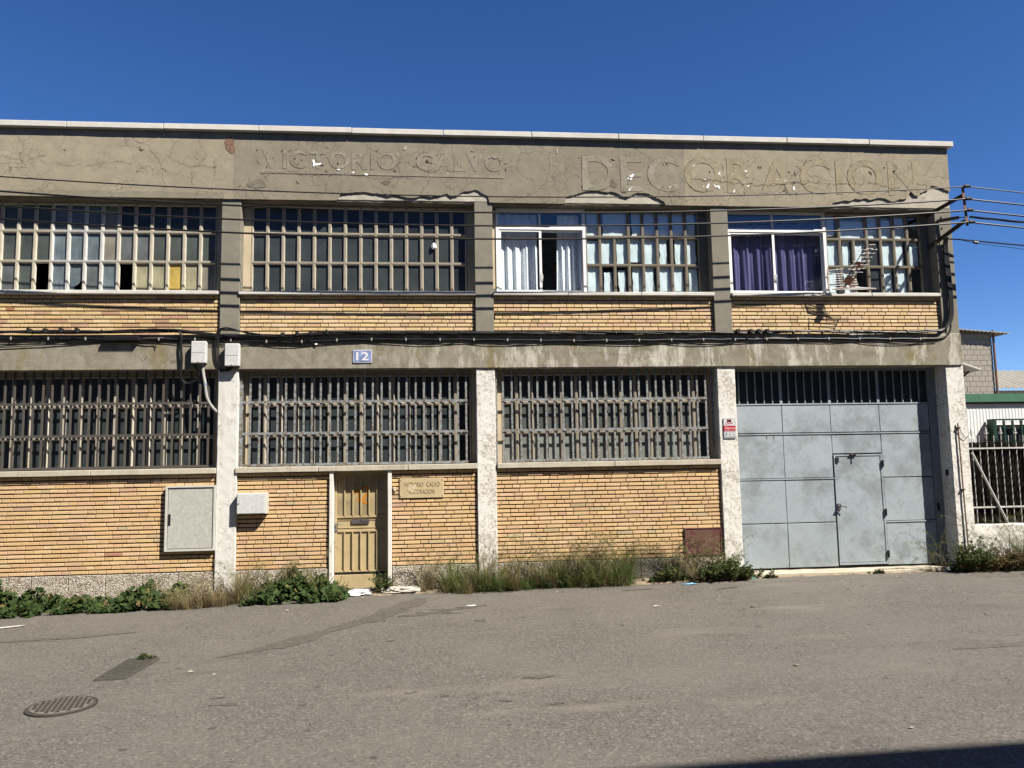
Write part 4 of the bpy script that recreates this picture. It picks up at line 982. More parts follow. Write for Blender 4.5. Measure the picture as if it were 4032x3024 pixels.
CZ2 = [(-12,4.15),(-6.865,4.141),(-3.55,4.118),(-2.48,4.066),(-1.37,4.112),(.51,4.106),(2.46,4.080),(4.637,4.098),(6.7,4.107),(8.73,4.098)]
P = [(-11.8+.2*i, -.045, lerp_tab(CZ2, -11.8+.2*i)+.006*math.sin(i*2.1)) for i in range(103)]
P = P[:-1] + smooth([P[-1], (8.80,-.045,4.11),(8.94,-.05,4.17),(9.0,-.055,4.3),(9.01,-.05,4.45)], 4)
MB().tube(P, .016, 6).build('cable', M['cable'], c2b, True)
x = -6.7; clipm = MB().box(-.010,.010,-.064,-.024,-.022,.024).mesh('clip', M['conduit'])
while x < 8.7: put('clip', clipm, c2b, (x, 0, lerp_tab(CZ2, x))); x += .56
tw = thing('thin_telephone_wires', 'thin sagging telephone wires hanging just below the cables on the beam', 'cables')
for k, (dz, sag) in enumerate(((-.055,.03),(-.075,.05))):
    P = []; x = -7.6
    while x < 8.75:
        u = ((x+7.6+k*.4) % 1.68)/1.68; base = 4.0 if x < -5.2 else None
        P.append((x, -.04, lerp_tab(CZ2, x)+dz*.6 - sag*4*u*(1-u)*(.7+.5*math.sin(x*1.7+k)))); x += .12
    MB().tube(P, .0055, 5).build('wire', M['cable'], tw)
MB().tube(smooth([(-7.5,-.045,3.98),(-6.8,-.045,4.0),(-5.9,-.045,4.05),(-5.3,-.05,4.10)], 6), .007, 5).build('wire', M['cable'], tw)
js = thing('cable_splice_block', 'long black ribbed cable splice hanging on the beam at the left', 'cable splice')
rough_box('body', M['black'], js, -5.285, -4.745, -.125, -.045, 4.092, 4.160, .05, .003, .012)
for i in range(18): MB().box(-5.27+.03*i, -5.258+.03*i, -.132, -.124, 4.095, 4.158).build('rib', M['cable'], js)
MB().tube(smooth([(-4.75,-.07,4.10),(-4.62,-.06,4.07),(-4.52,-.05,4.05),(-4.50,-.05,3.98)], 5), .008, 5).build('tail', M['cable'], js)
dc = thing('drop_cable_loop', 'black cable loop dropping from the bundle past the left junction box', 'cables')
for k in range(2):
    o = .018*k; MB().tube(smooth([(-4.26,-.075,4.27),(-4.15-o,-.08,4.25),(-4.095-o,-.08,4.17),(-4.10-o,-.08,4.0),(-4.085-o,-.075,3.78),(-4.095-o,-.07,3.58),(-4.075-o,-.06,3.46),(-4.02,-.05,3.405+o),(-3.93,-.04,3.42+o),(-3.85,-.04,3.49),(-3.83,-.05,3.58),(-3.88,-.06,3.66),(-3.895,-.06,3.735)], 6), .012, 6).build('cable', M['cable'], dc, True)
dc2 = thing('pillar_cable_loop', 'black cable loop over the top of the white pillar beside the junction box', 'cables')
for k in range(3):
    o = .022*k; MB().tube(smooth([(-3.02+.1*k,-.085,4.185),(-3.25,-.10,4.265-o*.4),(-3.42,-.10,4.30-o),(-3.54+o,-.09,4.25),(-3.57+o,-.08,4.1),(-3.565+o,-.075,3.9),(-3.55+o,-.06,3.75),(-3.49,-.05,3.64-o),(-3.38,-.05,3.60+o),(-3.30,-.06,3.66)], 6), .010, 6).build('cable', M['cable'], dc2, True)
tc = thing('white_tape_tie', 'tiny scrap of white tape on the cables, left of the house number', 'tape')
MB().poly(blob(-1.99, 4.035, .02, .015, 4, 10), -.062, -.058).build('strip', M['bag'], tc)

# ---- wall bracket, insulators and overhead cables
br = thing('wall_bracket', 'rusty iron wall bracket holding overhead wires at the right corner', 'bracket')
def angle_bar(a, b, w, name, m, parent):
    k = MB(); k.bar(a, b, w, .008); k.bar(Vector(a)+Vector((0,0,-w/2)), Vector(b)+Vector((0,0,-w/2)), .008, w); k.build(name, m, parent)
angle_bar((8.87,.20,6.42), (9.015,-.60,6.53), .055, 'arm', M['iron'], br); angle_bar((8.86,.20,5.82), (9.02,-.60,6.08), .060, 'arm', M['iron'], br)
MB().bar((9.015,-.61,6.68),(9.05,-.61,5.97), .045, .012, (0,1,0)).build('upright', M['rust'], br)
WZ = [6.655, 6.435, 6.235, 6.025]
for i, z in enumerate(WZ):
    q = MB(); x = 9.06+.012*i; q.tube([(x-.05,-.645,z),(x-.02,-.645,z),(x-.01,-.645,z+.005),(x+.03,-.645,z+.005),(x+.05,-.645,z),(x+.085,-.645,z-.004)], [.012,.034,.022,.036,.022,.010], 9)
    q.bar((x-.02,-.60,z+.03),(x+.06,-.60,z+.045), .05, .008); q.build('insulator', M['black'], br, True)
for z in (6.30, 6.10):
    MB().box(9.0,9.03,-.01,.02,z,z+.03).build('bolt', M['iron'], br)
sb = thing('stub_bracket', 'short dark iron stub bracket on the pillar below the bracket arm', 'bracket')
MB().bar((8.93,-.01,6.24),(9.20,-.22,6.245),.05,.05).build('arm', M['iron'], sb); MB().tube([(9.20,-.22,6.24),(9.24,-.26,6.235),(9.28,-.33,6.22)],.010,6).build('hook', M['black'], sb)
def parab(x, pts):
    s_ = 0
    for i, (xi, zi) in enumerate(pts):
        t = zi
        for j, (xj, _) in enumerate(pts):
            if i != j: t *= (x-xj)/(xi-xj)
        s_ += t
    return s_
WL = [(6.555,6.354),(6.325,6.088),(6.098,5.868),(5.892,5.650)]
nmz = ['topmost', 'second', 'third', 'lowest']
for i, z in enumerate(WZ):
    pts = [(-6.67, WL[i][0]), (.51, WL[i][1]), (9.02, z)]
    P = []; x = -11.5
    while x < 9.0: P.append((x, -.62, parab(x, pts))); x += .4
    P.append((9.04, -.645, z))
    Pr = []
    for k in range(1, 21):
        u = k/20; Pr.append((9.09+15*u, -.645-.2*u, z-.105*15*u*(1-.35*u) + .0))
    oc = thing('overhead_wire', f'{nmz[i]} of the four black overhead wires crossing the upper facade', 'wire', (0,0,0), 'overhead wires')
    MB().tube(P+Pr, [.0105,.0150,.0150,.0150][i], 6).build('conductor', M['cable'], oc, True)
tws = thing('twisted_service_cable', 'thick twisted black cable leaving the bracket towards the right', 'wire')
for k in range(3):
    P = []
    for j in range(70):
        u = j/69; x = 9.10+15*u; a = 2*math.pi*k/3+j*.9; P.append((x, -.62-.2*u+.011*math.cos(a), 6.125-.095*15*u*(1-.35*u)+.011*math.sin(a)))
    MB().tube(P, .011, 5).build('strand', M['cable'], tws)
lsc = thing('low_service_cable', 'lower black service cable with a small splice leaving the corner pillar', 'wire')
P = [(9.05,-.06,5.90),(9.17,-.10,5.885)] + [(9.25+15*u, -.15-.6*u, 5.865-.10*15*u*(1-.35*u)) for u in [k/20 for k in range(21)]]
MB().tube(P, .013, 6).build('conductor', M['cable'], lsc); MB().tube([(9.48,-.16,5.815),(9.56,-.163,5.803)], .026, 8).build('splice', M['black'], lsc)
MB().tube([(9.2,-.12,5.88),(9.5,-.16,5.80)]+[(9.5+14*u,-.17-.6*u,5.80-.135*14*u*(1-.35*u)) for u in [k/14 for k in range(1,15)]], .0045, 5).build('thin_wire', M['cable'], lsc)
pole = thing('utility_pole', 'round timber pole carrying the overhead wires beyond the fence', 'pole')
MB().tube([(24.2,-.75,-.5),(24.2,-.75,6.2)], [.15,.11], 12).build('shaft', M['rust'], pole, True)
b2 = thing('far_wall_bracket', 'iron wall bracket holding the overhead wires at the far left', 'bracket'); MB().bar((-11.5,-.62,7.4),(-11.5,-.62,6.2),.045,.012,(0,1,0)).build('upright', M['rust'], b2); MB().bar((-11.5,0,7.2),(-11.5,-.62,7.2),.05,.05).build('arm', M['iron'], b2); MB().bar((-11.5,0,6.4),(-11.5,-.62,6.4),.05,.05).build('arm', M['iron'], b2)

# ---- TV antenna on the upper sill
an = thing('tv_antenna', 'weathered multi-boom television antenna fallen against the upper right window sill', 'antenna', (6.985,-.20,4.935))
def A(x, y, z): return (x-6.985, y+.20, z-4.935)
D = Vector((.33,-.30,.62)).normalized(); S = Vector((.62,.75,-.02)).normalized(); U = D.cross(S).normalized()
C0 = Vector((0,-.02,.03))
for k, off in enumerate((-.055, 0, .055)):
    a = C0+U*off*1.0+S*off*.25+D*.10; b = C0+U*off*1.5+S*off*.35+D*(.86-.06*abs(k-1)); MB().tube([a, b], .008, 6).build('boom', M['salmon'] if k == 1 else M['iron'], an)
    for j in range(7):
        p = a+(b-a)*(.34+.105*j); q = MB(); w = .075-.004*j
        q.tube([p-Vector((w,0,.004)), p+Vector((w,0,-.004))], .0046, 5); q.build('director', M['antenna'], an)
for t, sz in ((.14,.055), (.44,.042)):
    p = C0+D*t; q = MB(); q.obox(p, D*sz*1.25, S*sz*.45, U*sz*1.15); q.obox(p+U*sz*.9, D*sz*.7, S*sz*.3, U*sz*.4); q.build('dipole_housing', M['antenna_or'], an)
MB().tube([C0-D*.06, C0+D*.16], .014, 8).build('boom_root', M['iron'], an)
MB().obox(C0-D*.06+Vector((-.03,0,-.02)), (.05,0,0), (0,.04,0), (0,0,.025)).build('clamp', M['black'], an)
for j in range(9):                                     # upper reflector: curved ladder of rods
    z = .03+.040*j; y = -.02+.10*((j/8)-.4)**2 - .02*j/8
    MB().tube([(-.285+.012*j*0, y+.02, z-.005), (.25-.018*j, y-.05, z+.015)], .0050, 5).build('reflector_rod', M['antenna'], an)
for x in (-.28, -.06):
    MB().tube(smooth([(x+.02,.03,.0),(x,.0,.12),(x-.008 if x < -.1 else x-.02,-.01,.25),(x+.006 if x < -.1 else x-.04,.0,.38)], 5), .009 if x < -.1 else .006, 5).build('reflector_rib', M['salmon'] if x < -.1 else M['antenna'], an)
for j in range(8):                                     # lower reflector, lying on the sill
    y = -.03-.038*j; MB().tube([(-.20+.035*j, y, -.003-.002*j), (.36+.006*j, y-.02, -.004-.006*j)], .0048, 5).build('reflector_rod', M['antenna'], an)
MB().tube(smooth([(-.22,-.02,.0),(-.10,-.14,-.004),(.08,-.30,-.012)], 4), .008, 5).build('reflector_rib', M['salmon'], an); MB().tube([(.34,-.03,0),(.40,-.31,-.05)], .008, 5).build('reflector_rib', M['salmon'], an)
# plastic bag stuffed in a broken pane
pbg = MB(); 
def crumple(c, rx, ry, rz, seed, n=18, m_=12, amp=.35):
    b = MB(); o = Vector(c); vs = []
    for j in range(m_+1):
        th = math.pi*j/m_
        for i in range(n):
            ph = 2*math.pi*i/n; d = Vector((math.sin(th)*math.cos(ph), math.sin(th)*math.sin(ph), math.cos(th)))
            k = 1+amp*mnoise.noise(d*1.7+Vector((seed,0,0)))+amp*.7*mnoise.noise(d*4.5+Vector((0,seed,0)))+amp*.35*mnoise.noise(d*10)
            vs.append(o+Vector((d.x*rx*k, d.y*ry*k, d.z*rz*k)))
    b.quadlist(vs, [(j*n+i, j*n+(i+1) % n, (j+1)*n+(i+1) % n, (j+1)*n+i) for j in range(m_) for i in range(n)]); return b
tag(crumple((-.075,.215,5.76), .052, .04, .05, 3).build('plastic_rag', M['bag']), 'white rag stuffed through an upper window pane of the middle bay', 'rag')

# ------------------------------------------------------------------ road furniture and litter
mh = thing('manhole_cover', 'round cast iron manhole cover set in the road', 'manhole cover', (-3.325,-5.345,road_z(-3.3,-5.3)+.006)); mh.rotation_euler = (0,0,.25)
b = MB(); b.disc((0,0,-.05), .285, .056, 48, .283); b.build('rim', M['cast'], mh)
b = MB(); b.disc((0,0,-.02), .245, .030, 48, .244); b.build('cover', M['cast'], mh)
rg = MB()
for k in range(48):
    a, a2 = 2*math.pi*k/48, 2*math.pi*(k+1)/48; rg.quadlist([(r_*math.cos(q), r_*math.sin(q), z) for q in (a, a2) for r_, z in ((.247,.0065),(.262,.0065),(.255,.011))], [(0,1,4,3),(0,3,5,2),(2,5,4,1)])
rg.build('seat_ring', M['drain'], mh)
for row in range(-5, 6):
    x = row*.042; half = math.sqrt(max(0, .236**2-x*x)); y = -half+(.035 if row % 2 else .0)
    while y < half-.015:
        ln = min(.066, half-y); a, c = y+.004, y+ln-.004
        if ln > .02:
            q = MB(); q.quadlist([(x-.0175,a,.0105),(x+.0175,a,.0105),(x+.0175,c,.0105),(x-.0175,c,.0105),(x-.0145,a+.003,.0165),(x+.0145,a+.003,.0165),(x+.0145,c-.003,.0165),(x-.0145,c-.003,.0165)], [(4,5,6,7),(0,1,5,4),(1,2,6,5),(2,3,7,6),(3,0,4,7)]); q.build('raised_stud', M['cast'], mh)
        y += .070
b = MB(); b.disc((0,0,.0095), .243, .0012, 48, .243); b.build('dust_layer', M['cast_hi'], mh)
dg = thing('drain_grate', 'rectangular slotted iron drain grate in the road with weeds at its edge', 'drain grate', (0,0,road_z(-3.25,-4.1)))
b = MB()
for a, c in (((-3.40,-4.52),(-3.385,-3.74)),((-3.12,-4.50),(-3.075,-3.72)),((-3.40,-4.52),(-3.12,-4.50)),((-3.385,-3.74),(-3.075,-3.72))): b.bar((a[0],a[1],.008),(c[0],c[1],.008),.022,.03)
b.build('frame', M['drain'], dg)
for i in range(13):
    t = (i+.7)/13.4; y = -4.51+.78*t; x0 = -3.395+.012*t; x1 = -3.118+.04*t; MB().bar((x0,y,.008-.006*math.sin(math.pi*t)),(x1,y+.015,.009-.006*math.sin(math.pi*t)),.027,.010).build('slat', M['drain'] , dg)
MB().quadlist([(-3.40,-4.52,.0025),(-3.11,-4.5,.0025),(-3.07,-3.72,.0025),(-3.39,-3.74,.0025)], [(0,1,2,3)]).build('pit', M['black'], dg)
def litter(name, label, pts, m, h, cat='litter'):
    rr = random.Random(len(label)); b = MB(); n = len(pts); cx = sum(p[0] for p in pts)/n; cyy = sum(p[1] for p in pts)/n
    vs = [(x, y, road_z(x, y)+.008+h*rr.random()*.5) for x, y in pts] + [(cx+(x-cx)*.5, cyy+(y-cyy)*.5, road_z(x, y)+.010+h*rr.random()) for x, y in pts]+[(cx, cyy, road_z(cx,cyy)+.012+h*.6)]
    b.quadlist(vs, [(i, (i+1) % n, n+(i+1) % n, n+i) for i in range(n)]+[(n+i, n+(i+1) % n, 2*n) for i in range(n)]); return tag(b.build(name, m), label, cat)
litter('blue_wrapper', 'crumpled blue wrapper lying on the road before the red panel', blob(3.97,-.42,.11,.04,3,14), M['bluewrap'], .02)
litter('teal_netting', 'scrap of teal netting at the foot of the gate pillar', blob(5.02,-.14,.14,.05,8,14), M['teal'], .03)
litter('paper_strip', 'thin white paper strip on the road in the middle', blob(.43,-1.37,.07,.018,8,14,.1), M['bag'], .006)
litter('paper_scrap', 'pale paper scrap on the road right of centre', blob(3.0,-1.9,.05,.03,11,12,.1), M['bag2'], .01)
tag(crumple((-1.29,-.12,.06), .19, .11, .045, 6, 22, 12, .5).build('plastic_bag', M['bag'], None, False), 'crumpled white plastic bag on the ground before the door', 'bag')
tag(crumple((-.63,-.10,.07), .32, .12, .065, 14, 26, 12, .5).build('plastic_sheet', M['bag2'], None, False), 'dusty translucent plastic sheet crumpled right of the door', 'plastic sheet')
tag(crumple((8.62,-.10,.13), .12, .05, .05, 9, 16, 10, .5).build('clear_wrapper', M['bag2'], None, False), 'crumpled clear wrapper at the foot of the gate, far right', 'litter')
# damp run-off and oily patches on the road surface
def ribbon(path, seed):
    rr = random.Random(seed); L_, R_ = [], []
    P = [(Vector((a[0], a[1])), a[2]) for a in path]; Q = []
    for (a, wa), (b, wb) in zip(P, P[1:]):
        for k in range(7): Q.append((a.lerp(b, k/7), wa+(wb-wa)*k/7))
    Q.append(P[-1]); n = len(Q)
    for i, (q, w) in enumerate(Q):
        d = (Q[min(i+1, n-1)][0]-Q[max(i-1, 0)][0]).normalized(); nn = Vector((-d.y, d.x)); e1 = w*(.75+.5*mnoise.noise(Vector((i*.45, seed, 0)))+rr.uniform(-.1,.1)); e2 = w*(.75+.5*mnoise.noise(Vector((i*.45, seed+9, 0)))+rr.uniform(-.1,.1))
        L_.append(q+nn*e1); R_.append(q-nn*e2)
    return L_, R_
def stain(path, seed, m, lift):
    L_, R_ = ribbon(path, seed); b = MB(); vs = []; K = 4
    for a, c in zip(L_, R_):
        for k in range(K+1): q = a.lerp(c, k/K); vs.append((q.x, q.y, road_z(q.x, q.y)+lift))
    b.quadlist(vs, [(i*(K+1)+k, i*(K+1)+k+1, (i+1)*(K+1)+k+1, (i+1)*(K+1)+k) for i in range(len(L_)-1) for k in range(K)]); struct(b.build('road_stain', M[m]))
stain([(-.30,-.60,.10),(-.38,-.88,.22),(-.63,-1.43,.24),(-.96,-2.08,.20),(-1.31,-2.49,.13),(-1.52,-2.75,.15),(-1.68,-3.07,.24),(-1.87,-3.30,.20),(-2.11,-3.50,.10),(-2.46,-3.76,.015)], 3, 'stain', .0045)
for i, (x, y, rx, ry, m) in enumerate(((-.36,-1.87,.18,.07,'stain'),(-.13,-1.74,.16,.10,'stain'),(.08,-1.56,.16,.09,'stain'),(.35,-1.46,.13,.07,'stain'),(.57,-1.37,.08,.04,'stain'),(.14,-1.80,.10,.04,'stain'),(.51,-2.32,.09,.06,'stain'),(4.4,-.85,.16,.05,'stain'),(3.1,-.62,.20,.05,'stain'),
        (-.28,-5.4,.05,.03,'stain'),(.02,-5.55,.035,.02,'stain'),(.55,-5.75,.05,.03,'stain'),(.95,-5.1,.16,.03,'stain'),(-1.9,-5.5,.11,.04,'stain'),(-2.0,-5.3,.05,.02,'stain'),(-1.2,-5.6,.04,.02,'stain'),(1.0,-5.9,.05,.03,'stain'),(-.6,-3.3,.05,.02,'stain'),(1.1,-2.2,.04,.02,'stain'),(3.9,-3.3,.05,.02,'stain'),(10.3,-.75,.75,.30,'stain_soft'),(6.5,-4.6,.8,.10,'stain_soft'),(-4.6,-2.4,.6,.12,'stain_soft'))):
    struct(sheet('road_stain', blob(x, y, rx, ry, i*3+1, 30, .12, .6), M[m], .0046+.0003*(i % 3)))
deb = MB(); rr = random.Random(31)
for i in range(420):
    if i < 150: x = rr.uniform(-6.5, 9); y = -rr.random()**1.8*7
    else: x = rr.uniform(-7.2, 11); y = -abs(rr.gauss(0, .30))
    s_ = rr.uniform(.006, .017) if i > 20 else rr.uniform(.02, .04); z = road_z(x, y)+.006; a = rr.uniform(0, 3)
    deb.quadlist([(x+s_*math.cos(a+k*1.57), y+s_*math.sin(a+k*1.57)*.8, z+rr.uniform(0,.005)) for k in range(4)]+[(x, y, z+s_*.5)], [(0,1,4),(1,2,4),(2,3,4),(3,0,4)], col=rr.choice([(.3,.27,.22),(.07,.06,.05),(.05,.045,.035),(.25,.19,.11),(.16,.14,.11),(.6,.58,.54) if i > 150 or rr.random() < .3 else (.1,.085,.06)]))
dm = NT('debris'); at = dm.n.new('ShaderNodeAttribute'); at.attribute_name = 'bc'; dm.set(col=at.outputs['Color'], rough=.9)
o = stuff(deb.build('debris', dm.m)); tag(o, 'small stones, chips and dead leaves scattered on the road', 'debris')
# strip of sandy soil at the foot of the wall
vg = MB(); n = 240; vs = []
for i in range(n+1):
    x = -12+(21.3)*i/n; e = .22+.16*mnoise.noise(Vector((x*.9, 1, 0)))+.08*mnoise.noise(Vector((x*4, 7, 0))) + (.25 if x < -3.2 else 0) + (-.14 if 5.0 < x < 8.7 else 0)
    for k in range(6):
        t = k/5; y = .05-(e+.05)*t; vs.append((x, y, road_z(x, y)+.004+(.045*(1-t)**1.3)*(1+.8*mnoise.noise(Vector((x*5, y*9, 2)))) - (.02 if k == 5 else 0)))
vg.quadlist(vs, [(i*6+k, i*6+k+1, (i+1)*6+k+1, (i+1)*6+k) for i in range(n) for k in range(5)])
struct(vg.build('verge_soil', M['soil'], None, True))

# ------------------------------------------------------------------ neighbours at the right
# low whitewashed wall with railing and heather screen
FW = thing('fence_wall', 'low whitewashed garden wall with a white iron railing at the far right', 'fence')
rough_box('wall', M['lowwall'], FW, 9.235, 24, .06, .30, -.3, .845, .15, .014, .02)
for z in (2.165, 1.135): MB().box(9.24, 24, .115, .150, z-.013, z+.013).build('rail', M['rail'], FW)
def twist_bar(x, top, spear):
    b = MB(); n = 34; vs = []; r_ = .0058
    for j in range(n+1):
        z = .86+(top-.86)*j/n; a = j*.55
        for k in range(4): vs.append((x+r_*1.35*math.cos(a+k*math.pi/2), .1325+r_*1.35*math.sin(a+k*math.pi/2), z))
    b.quadlist(vs, [(j*4+k, j*4+(k+1) % 4, (j+1)*4+(k+1) % 4, (j+1)*4+k) for j in range(n) for k in range(4)])
    o = b.build('baluster', M['rail'], FW)
    t = MB()
    if spear:
        t.tube([(x,.1325,top),(x,.1325,top+.02),(x,.1325,top+.045),(x,.1325,top+.06),(x,.1325,top+.15)], [.012,.022,.012,.022,.002], 6)
        for s_ in (-1, 1): t.tube([(x,.1325,top+.02),(x+s_*.03,.1325,top+.025),(x+s_*.038,.1325,top+.05)], .006, 5)
    else: t.tube([(x,.1325,top),(x,.1325,top+.03)], [.012,.004], 6)
    t.build('finial', M['rail'], FW)
x = 9.372; k = 0
while x < 14.9: twist_bar(x, 2.40 if k % 2 == 0 else 2.36, k % 2 == 0); x += .1385; k += 1
MB().tube([(9.33,.095,2.09),(9.905,.100,.85)], .020, 8).build('brace', M['rail'], FW)
MB().box(9.238,9.262,.10,.16,.84,2.2).build('end_post', M['rail'], FW)
hs = thing('heather_screen', 'dark brushwood screen fastened behind the white railing', 'screen')
b = MB(); n = 340; vs = []
for i in range(n+1):
    x = 9.26+5.9*i/n; t = 2.27+.05*mnoise.noise(Vector((x*3,0,0)))+.05*mnoise.noise(Vector((x*30,1,0)))
    for j in range(9):
        z = .83+(t-.83)*j/8; vs.append((x+.01*mnoise.noise(Vector((x*40, j, 3))), .19+.02*mnoise.noise(Vector((x*38, z*2, 4))), z))
b.quadlist(vs, [(i*9+j, (i+1)*9+j, (i+1)*9+j+1, i*9+j+1) for i in range(n) for j in range(8)]); b.build('matting', M['heather'], hs)
tw_ = MB(); rr = random.Random(9)
for i in range(2600):
    x = rr.uniform(9.27, 15.1); z = rr.uniform(.84, 2.1); l = rr.uniform(.15,.4); tw_.tube([(x,.17+rr.uniform(-.02,.02),z),(x+rr.uniform(-.04,.04),.165+rr.uniform(-.03,.02),min(z+l,2.34))], .0035, 3, None, False)
stuff(tw_.build('twigs', M['heather'], hs))
# white clad shed with green trim
SH = thing('clad_shed', 'white metal-clad shed with green roof trim and green barred window', 'building')
b = MB(); x = 11.6; vs = []; prof = []
while x < 26:
    prof += [(x,4.994),(x+.02,5.0),(x+.05,5.0),(x+.062,4.994)]; x += .085
vs = [(px, py, z) for z in (-.2, 3.33) for px, py in prof]; m_ = len(prof)
hole = (13.40, 15.45, 1.25, 2.84)
b.quadlist(vs, [(i, i+1, m_+i+1, m_+i) for i in range(m_-1)]); b.build('cladding', M['panel'], SH)
MB().box(11.6, 26, 5.01, 12, -.2, 3.32).build('body', M['panel'], SH)
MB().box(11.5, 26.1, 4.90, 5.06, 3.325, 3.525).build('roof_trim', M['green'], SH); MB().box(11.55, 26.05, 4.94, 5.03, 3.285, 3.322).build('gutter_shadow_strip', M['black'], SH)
MB().box(11.5, 26.1, 5.07, 12.1, 3.34, 3.50).build('roof', M['metal_roof'], SH)
MB().box(13.42, 15.45, 4.962, 4.980, 1.2, 2.80).build('window', M['g_dark'], SH)
wf = MB()
for a, c, d, e in ((13.38,13.46,1.2,2.84),(14.40,14.47,1.2,2.80),(13.46,15.45,2.76,2.80)): wf.box(a, c, 4.94, 4.961, d, e)
wf.build('window_frame', M['alu'], SH)
gb = MB().box(-.022,.022,4.76,4.80,1.1,2.86).mesh('window_bar', M['greenbar'])
for i in range(9): put('window_bar', gb, SH, (13.40+.225*i, 0, 0))
MB().box(13.34,15.5,4.75,4.82,2.865,2.90).build('grille_head', M['greenbar'], SH); MB().box(13.33,13.38,4.75,4.96,1.1,2.90).build('grille_side', M['greenbar'], SH)
# cinder-block tower house
BH = thing('block_house', 'tall bare cinder-block house with an overhanging corrugated roof edge', 'building')
MB().box(18.0, 22.12, 16.06, 20, -.2, 6.98).build('wall_core', M['blockjoint'], BH)
bl = []; z = 2.6; row = 0
while z < 6.85:
    x = 22.16 - (.12 if row % 2 else 0)
    if row % 2: bl.append((x, 22.16, z))
    while x > 19.6: bl.append((x-.262, x, z)); x -= .268
    z += .213; row += 1
vis = [q for q in bl if q[0] > 20.75]; rest = MB()
bmesh_ = MB().box(0, .256, 16.03, 16.10, 0, .200).mesh('block', M['block'])
for a, c, z in bl:
    if a > 20.75: put('block', bmesh_, BH, (a, R.uniform(-.006,.006), z), None, ((c-a-.006)/.256, 1, 1))
    else: rest.box(a, c-.006, 16.035, 16.1, z, z+.200)
stuff(rest.build('block_mass', M['block'], BH))
b = MB(); n = 90; vs = []
for i in range(n+1):
    x = 18.0+4.75*i/n; zz = 7.18-.075*(x-18.0)*1.0 + .018*math.sin(i*1.9)
    for y in (15.72, 21): vs += [(x, y, zz), (x, y, zz+.03)]
b.quadlist(vs, [(i*4+1, i*4+5, i*4+7, i*4+3) for i in range(n)]+[(i*4, i*4+2, i*4+6, i*4+4) for i in range(n)]+[(i*4, i*4+4, i*4+5, i*4+1) for i in range(n)]); b.build('corrugated_roof', M['metal_roof'], BH)
MB().tube([(22.20,15.98,7.0),(22.20,15.98,2.0)], .045, 8).build('downpipe', M['rust'], BH)
# fibre-cement roof far behind
FR = thing('far_shed', 'grey fibre-cement roofed shed far behind the block house', 'building')
b = MB(); n = 150; vs = []
for i in range(n+1):
    x = 28.2+14*i/n; w = .05*math.sin(i*1.35)
    vs += [(x, 25.0, 5.46+w), (x+1.0, 29.5, 6.9+w*.7 if x > 29 else 6.9+w*.7)]
b.quadlist(vs, [(i*2, i*2+2, i*2+3, i*2+1) for i in range(n)]); b.build('roof', M['fibro'], FR, True)
MB().box(28.6, 42, 25.3, 33, -.2, 5.36).build('wall', M['cream'], FR); MB().box(28.55, 42.1, 25.2, 25.29, 3.5, 4.95).build('wall_band', M['metal_roof'], FR)
# awning on the side wall
aw = thing('side_awning', 'small pale sheet awning with two dark struts on the side wall', 'awning')
b = MB(); b.quadlist([(9.2,.35,3.82),(9.2,1.5,3.86),(10.25,1.25,3.66),(9.85,.40,3.62),(9.2,.35,3.79),(9.2,1.5,3.83),(10.25,1.25,3.63),(9.85,.40,3.59)], [(0,3,2,1),(4,5,6,7),(0,4,7,3),(3,7,6,2),(2,6,5,1),(1,5,4,0)]); b.build('sheet', M['rail'], aw)
MB().bar((9.2,.5,3.22),(9.72,.55,3.58),.03,.03).build('strut', M['iron'], aw); MB().bar((9.2,1.2,3.15),(10.05,1.1,3.64),.03,.03).build('strut', M['iron'], aw)

# ------------------------------------------------------------------ building across the street, behind the photographer (casts the shadow at the bottom right)
OP = thing('opposite_building', 'plain rendered building across the street whose roof shadow falls on the road', 'building', (0,-14.0,0)); OP.rotation_euler = (0,0,.033)
OH = (14.0-7.43-.265)*1.65
MB().box(-26, 34, -8, 0, -.3, OH-.25).build('wall', M['opp'], OP); MB().box(-26.1, 34.1, -8.1, .06, OH-.25, OH).build('parapet', M['coping'], OP)
for fl in range(3):
    for i in range(14):
        x = -24+4.2*i; z = 1.2+3.2*fl; MB().box(x, x+1.5, .0, .03, z, z+1.6).build('window', M['g_slate'], OP); MB().box(x-.08, x+1.58, .005, .08, z-.1, z-.01).build('sill', M['coping'], OP)

# ------------------------------------------------------------------ plants
def leaf(b, c, size, rr, up=.4, fold=.18, spread=1.0):
    n = Vector((rr.uniform(-1,1), rr.uniform(-1.1,.5), rr.uniform(-.2,1)+up)).normalized(); t = n.orthogonal(); t.rotate(Matrix.Rotation(rr.uniform(0,6.28), 3, n)); s_ = n.cross(t); L_ = size*rr.uniform(.65,1.25); W_ = L_*rr.uniform(.75,.95)*spread
    c = Vector(c); pts = [(-.42,0,0),(-.50,.30,.06),(-.12,.50,.10),(.28,.36,.07),(.58,0,-.05),(.28,-.36,.07),(-.12,-.50,.10),(-.50,-.30,.06)]
    P = [c+t*L_*a+s_*W_*q+n*fold*L_*h*2 for a, q, h in pts]; P.append(c+t*L_*.05)
    b.quadlist(P, [(8,0,1,2),(8,2,3,4),(8,4,5,6),(8,6,7,0)])
def narrow(b, c, d, L_, w, rr):
    d = d.normalized(); s_ = d.cross(Vector((rr.uniform(-1,1),rr.uniform(-1,1),rr.uniform(-.3,1)))).normalized()*w; c = Vector(c)
    b.quadlist([c, c+d*L_*.4+s_, c+d*L_, c+d*L_*.4-s_], [(0,1,2,3)])
def gz(x, y): return road_z(x, y)
